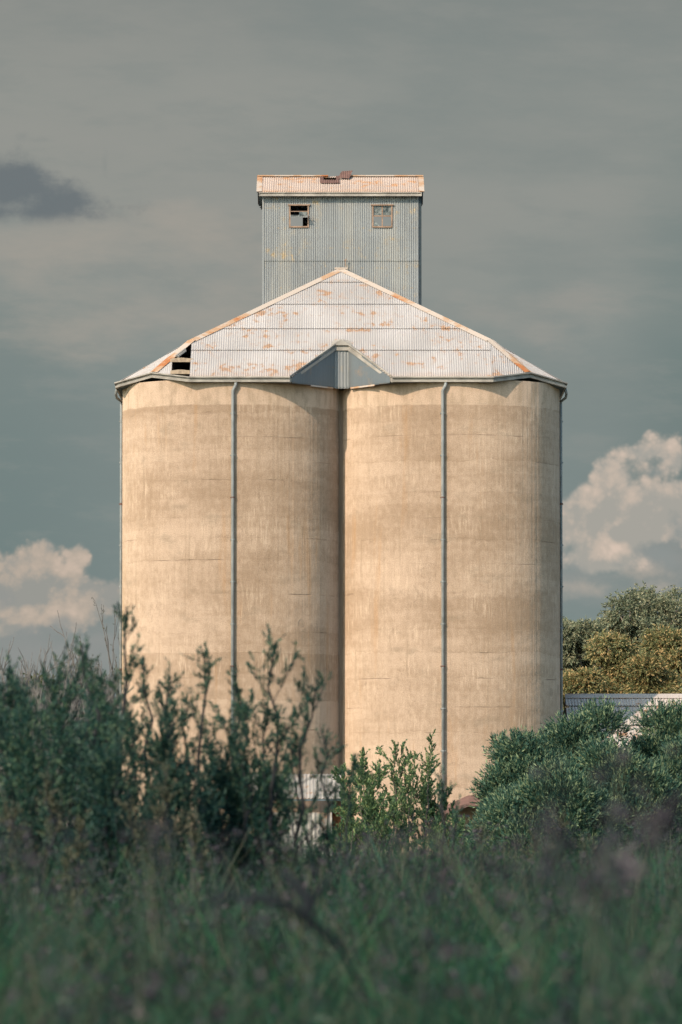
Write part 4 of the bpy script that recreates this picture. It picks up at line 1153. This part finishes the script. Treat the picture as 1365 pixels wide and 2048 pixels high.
for i, (px, Y, top, hw, lab) in enumerate((
    (330, -196, 1545, 60, 'low olive brown scrub at the foot of the dark saplings, before the left cell'),
    (95, -198, 1560, 70, 'low olive brown scrub in front of the dark shrubs at the lower left'),
    (1120, -170, 1640, 60, 'low olive brown scrub in front of the right hand bushes'),
    (965, -150, 1668, 50, 'low olive brown scrub below the brown awning'))):
    H = top_h(top, Y); W = wid(hw, Y)
    t = clump(R_(480 + i), H, W, 26, 12, 14, 0.055, 0.014, [(0, 0, 1, .8), (.5, .1, .8, .8), (-.5, -.1, .85, .8)], base=0.1, shoot=0.22, tilt=(0.4, 1.1))
    place('scrub', lab, 'scrub', px, Y, t, M_DBARK, M_DULL, 'olive brown scrub in the grass')

# sunlit saplings at the silo foot
for i, (px, Y, top, hw, nb, lab) in enumerate((
    (793, -26, 1490, 100, 30, 'sunlit green sapling at the foot of the right cell, the tallest there'),
    (722, -22, 1512, 48, 30, 'pale green sapling at the inner edge of the right cell'),
    (850, -24, 1575, 60, 26, 'small green sapling left of the right downpipe foot'),
    (905, -30, 1655, 50, 22, 'low green plant under the brown awning'),
    (745, -28, 1600, 70, 30, 'low green bush right of the rusty tank'),
    (700, -24, 1660, 45, 20, 'low weedy bush in front of the rusty tank'))):
    H = top_h(top, Y) * 0.95; W = wid(hw, Y)
    t = clump(R_(500 + i), H, W * 1.1, nb, 15, 26, 0.11, 0.042, [(0, 0, 1, .75), (.5, .05, .93, .75), (-.5, -.05, .90, .75), (.2, .02, .8, .9)], base=0.12, shoot=0.40, tilt=(0.4, 1.05), prof=lambda t: (1.05 - t) ** 0.55)
    place('green_sapling', lab, 'sapling', px, Y, t, M_BARK, M_SAP, 'green saplings at the silo foot')

# big blue-green bushes at the right
bsh = [
    (1165, -62, 1410, 118, 28, 'big rounded blue green bush under the shaded shed roof'),
    (1342, -60, 1408, 82, 24, 'big blue green bush under the sunlit shed roof at the right'),
    (1062, -65, 1452, 80, 20, 'blue green bush in front of the silo right edge'),
    (1035, -70, 1590, 75, 20, 'low blue green bush beside the brown awning'),
    (1115, -78, 1560, 120, 24, 'low blue green bush at the bottom of the right hand bushes'),
    (1250, -76, 1500, 110, 24, 'blue green bush in the lower middle of the right hand bushes'),
    (1365, -74, 1500, 90, 22, 'blue green bush at the right edge below the shed'),
    (1400, -60, 1440, 80, 18, 'blue green bush mostly outside the right edge'),
]
for i, (px, Y, top, hw, nl, lab) in enumerate(bsh):
    H = top_h(top, Y) * 1.09; W = wid(hw, Y)
    t = bush(R_(600 + i), H, W, nl, 260, 15, 0.16, 0.040, shoot=0.66, lump=0.29, inner=0.55)
    place('wattle_bush', lab, 'bush', px, Y, t, M_BARK, M_BUSH, 'blue green bushes at the right')
t = sapling(R_(650), top_h(1472, -64) * .95, wid(55, -64), 34, 13, 22, 0.14, 0.036, base=0.2, shoot=0.5)
place('wattle_bush', 'slender open blue green sapling standing left of the big bushes against the right cell', 'bush', 1004, -64, t, M_BARK, M_BUSH, 'blue green bushes at the right')

# ------------------------------------------------------------------ grass and weeds
def mat_grass():
    m, n = new_mat('tall_grass_blade')
    geo = n.node('ShaderNodeNewGeometry')
    ri = geo.outputs['Random Per Island']; pos = geo.outputs['Position']
    f = n.noise(pos, 0.45, 3, 0.6); f2 = n.noise(pos, 1.3, 2, 0.5); f3 = n.noise(pos, 0.9, 3, 0.6)
    c = n.mix(n.smooth(f, 0.40, 0.60), (0.006, 0.046, 0.032), (0.018, 0.045, 0.031))
    c = n.mix(n.m('MULTIPLY', n.smooth(f2, 0.46, 0.60), 0.85), c, (0.016, 0.080, 0.027))
    dry = n.m('MULTIPLY', n.smooth(ri, n.smooth(n.noise(pos, 0.38, 2, 0.5), 0.46, 0.60, 1.0, 0.2), 1.0), 1.0)
    c = n.mix(dry, c, (0.080, 0.072, 0.050))
    c = n.bright(c, n.m('MULTIPLY', n.smooth(n.m('FRACT', n.m('MULTIPLY', ri, 17.0)), 0, 1, 0.45, 1.6), n.smooth(f3, 0.35, 0.65, 0.7, 1.3)))
    bs = n.node('ShaderNodeBsdfPrincipled', {'Base Color': c, 'Roughness': 0.6, 'Specular IOR Level': 0.25})
    tr = n.node('ShaderNodeBsdfTranslucent', {'Color': c})
    mx = n.node('ShaderNodeMixShader', {0: 0.25}); n.l.new(bs.outputs[0], mx.inputs[1]); n.l.new(tr.outputs[0], mx.inputs[2])
    n.l.new(mx.outputs[0], n.node('ShaderNodeOutputMaterial').inputs[0])
    return m
M_GRASS = mat_grass()
M_WEED = mat_leaf('weed_stem_leaf', (0.014, 0.038, 0.028), (0.024, 0.054, 0.036), (0.080, 0.080, 0.050), 0.15, 0.8)
M_HEAD = mat_leaf('purple_brown_seed_head', (0.016, 0.020, 0.028), (0.028, 0.028, 0.038), (0.070, 0.054, 0.060), 0.1, 0.8)

def blades(rng, x, y, h, w_, lean):
    n = len(x)
    az = rng.uniform(0, 2 * np.pi, n); wa = rng.uniform(0, 2 * np.pi, n)
    lx, ly = np.cos(az) * lean * h, np.sin(az) * lean * h
    wx, wy = np.cos(wa) * w_ / 2, np.sin(wa) * w_ / 2
    def pt(t, s):
        return np.stack([x + lx * t ** 2 + s * wx * (1 - 0.75 * t), y + ly * t ** 2 + s * wy * (1 - 0.75 * t), h * (t - 0.18 * lean * t ** 2)], 1)
    q1 = np.stack([pt(0.0, -1), pt(0.0, 1), pt(0.55, 1), pt(0.55, -1)], 1)
    q2 = np.stack([pt(0.55, -1), pt(0.55, 1), pt(1.0, 0.6), pt(1.0, -0.6)], 1)
    # shared vertices so that one blade is one island
    return q1, q2

def blades_obj(name, sets, mat):
    V, Fq = [], []; off = 0
    for q1, q2 in sets:
        n = len(q1)
        v = np.concatenate([q1, q2[:, 2:4]], 1)      # 6 verts a blade
        V.append(v.reshape(-1, 3))
        b = off + np.arange(n)[:, None] * 6
        Fq.append(np.concatenate([b + np.array([[0, 1, 2, 3]]), b + np.array([[3, 2, 4, 5]])], 1).reshape(-1, 4)); off += n * 6
    V = np.concatenate(V); Fq = np.concatenate(Fq); n = len(Fq)
    me = bpy.data.meshes.new(name)
    me.vertices.add(len(V)); me.vertices.foreach_set('co', V.astype(np.float32).ravel())
    me.loops.add(n * 4); me.loops.foreach_set('vertex_index', Fq.astype(np.int32).ravel())
    me.polygons.add(n); me.polygons.foreach_set('loop_start', np.arange(0, n * 4, 4, dtype=np.int32)); me.polygons.foreach_set('loop_total', np.full(n, 4, dtype=np.int32))
    me.materials.append(mat); me.update(calc_edges=True)
    return link(bpy.data.objects.new(name, me))

def field(rng, n, d0, d1, power=1.0, spread=0.085, pad=2.0):
    u = rng.random(n); d = d0 * (d1 / d0) ** (u ** power)
    x = rng.uniform(-1, 1, n) * (spread * d + pad)
    return x, d
def tufts(rng, nt, k, d0, d1, h, w_, lean, hj=0.25, sig=0.10, **kw):
    x, d = field(rng, nt, d0, d1, **kw)
    hh = h * (1 + hj * rng.normal(size=nt)).clip(0.5, 1.5)
    hh = hh * (1 + 0.22 * np.sin(x * 1.7 + d * 0.41) * np.sin(x * 0.6 - d * 0.17 + 1))
    x = np.repeat(x, k) + rng.normal(size=nt * k) * sig; d = np.repeat(d, k) + rng.normal(size=nt * k) * sig
    hh = np.repeat(hh, k) * rng.uniform(0.55, 1.1, nt * k)
    return blades(rng, x, d - DIST, hh, w_ * rng.uniform(0.6, 1.4, nt * k), lean * rng.uniform(0.2, 1.6, nt * k))
rng = R_(7)
sets = [tufts(rng, 3200, 16, 13, 32, 0.90, 0.012, 0.95),
        tufts(rng, 4500, 14, 28, 62, 1.0, 0.015, 0.8, hj=0.3),
        tufts(rng, 6000, 12, 55, 130, 1.08, 0.022, 0.45, hj=0.35, sig=0.15),
        tufts(rng, 3500, 10, 120, 262, 0.8, 0.04, 0.25, sig=0.3, pad=6)]
tag(blades_obj('tall_grass', sets, M_GRASS), kind='stuff', label='tall green and dry grass filling the foreground paddock', cat='grass')

# weeds: thin forked stems with purple brown heads
def weeds(rng, n, d0, d1, h0, h1, hr, heads=5, xr=None, hk=8, pad=1.5, nl=14):
    x, d = field(rng, n, d0, d1, pad=pad)
    if xr: x = rng.uniform(xr[0], xr[1], n) * d
    h = rng.uniform(h0, h1, n)
    h = h * (1 + 0.14 * np.sin(x * 2.1 + d * 0.33) + 0.10 * np.sin(x * 0.9 - d * 0.21)) if xr is None else h
    lean = rng.normal(size=(n, 2)) * 0.10
    S, Hd = [], []
    base = np.stack([x, d - DIST, np.zeros(n)], 1)
    top = base + np.stack([lean[:, 0] * h, lean[:, 1] * h, h], 1)
    fork = base + (top - base) * 0.72
    def strip(a, b, w_):
        dd = unit(b - a); s = unit(np.cross(dd, rng.normal(size=a.shape))) * (w_ / 2)
        return np.stack([a - s, a + s, b + s * .6, b - s * .6], 1)
    S.append(strip(base, fork, 0.009))
    for k in range(heads):
        off = rng.normal(size=(n, 3)) * np.array([0.11, 0.11, 0.07])
        e = top + off
        S.append(strip(fork, e, 0.006))
        for j in range(hk):
            c = e + rng.normal(size=(n, 3)) * hr * np.array([1, 1, .8])
            a1 = unit(rng.normal(size=(n, 3))); a2 = unit(np.cross(a1, rng.normal(size=(n, 3)))); s = hr * rng.uniform(0.35, 0.9, (n, 1))
            Hd.append(np.stack([c - a1 * s, c - a2 * s, c + a1 * s, c + a2 * s], 1))
    # stem leaves
    t = rng.random((n, nl))
    for j in range(nl):
        p = base + (fork - base) * t[:, j:j + 1]
        dd = unit(rng.normal(size=(n, 3)) + np.array([0, 0, 0.6])); s = unit(np.cross(dd, rng.normal(size=(n, 3)))) * 0.012; l = rng.uniform(0.06, 0.16, (n, 1))
        S.append(np.stack([p, p + dd * l * .4 + s, p + dd * l, p + dd * l * .4 - s], 1))
    return np.concatenate(S), np.concatenate(Hd)
rng = R_(11)
parts = [weeds(rng, 260, 16, 40, 0.35, 1.25, 0.021), weeds(rng, 620, 34, 75, 0.9, 1.50, 0.018),
         weeds(rng, 1300, 62, 150, 0.95, 1.62, 0.021, pad=3), weeds(rng, 2200, 50, 150, 0.9, 1.58, 0.012, heads=2, pad=3, hk=3, nl=22),
         weeds(rng, 12, 13, 20, 1.5, 1.88, 0.019, xr=(0.034, 0.066), hk=12), weeds(rng, 6, 16, 26, 1.5, 1.72, 0.016, xr=(-0.065, -0.02), hk=9),
         weeds(rng, 6, 18, 30, 1.4, 1.66, 0.016, xr=(-0.03, 0.05), hk=9)]
st_ = np.concatenate([p[0] for p in parts]); hd_ = np.concatenate([p[1] for p in parts])
wo = quads_obj('tall_weeds', st_, M_WEED); tag(wo, kind='stuff', label='thin tall weed stems standing through the grass', cat='weeds')
wh = quads_obj('seed_heads', hd_, M_HEAD, wo); wh['kind'] = 'stuff'; wh['label'] = 'purple brown seed heads on the weeds'

# dead branch lying in the grass, blurred
YD = -231.5
db = empty('dead_branch', tuple(P(700, 2000, YD).xy) + (0,), 'dark dead forked branch rising out of the foreground grass', 'branch')
ob = Vector(db.location)
mb = MB()
def br(pix, rad):
    mb.tube([rel(P(a, b, YD + dy), ob) for a, b, dy in pix], rad, 7)
br([(800, 2120, 0.5), (716, 1968, 0.2), (684, 1900, 0.1), (622, 1843, 0), (572, 1808, -.1), (515, 1797, -.1), (455, 1794, -.15), (400, 1812, -.2), (350, 1818, -.2)], [0.003, 0.006, 0.011, 0.019, 0.017, 0.018, 0.011, 0.007, 0.004])
br([(606, 1834, 0), (620, 1815, .05), (610, 1790, .05), (585, 1765, .1), (560, 1735, .1)], [0.020, 0.026, 0.022, 0.018, 0.010])
br([(618, 1808, .05), (640, 1780, .1), (668, 1755, .1)], [0.018, 0.012, 0.005])
mb.build('branch_wood', mat_plain('dead_branch_wood', (0.010, 0.014, 0.018), 0.95, 0, 0.3, 6.0), db, True)
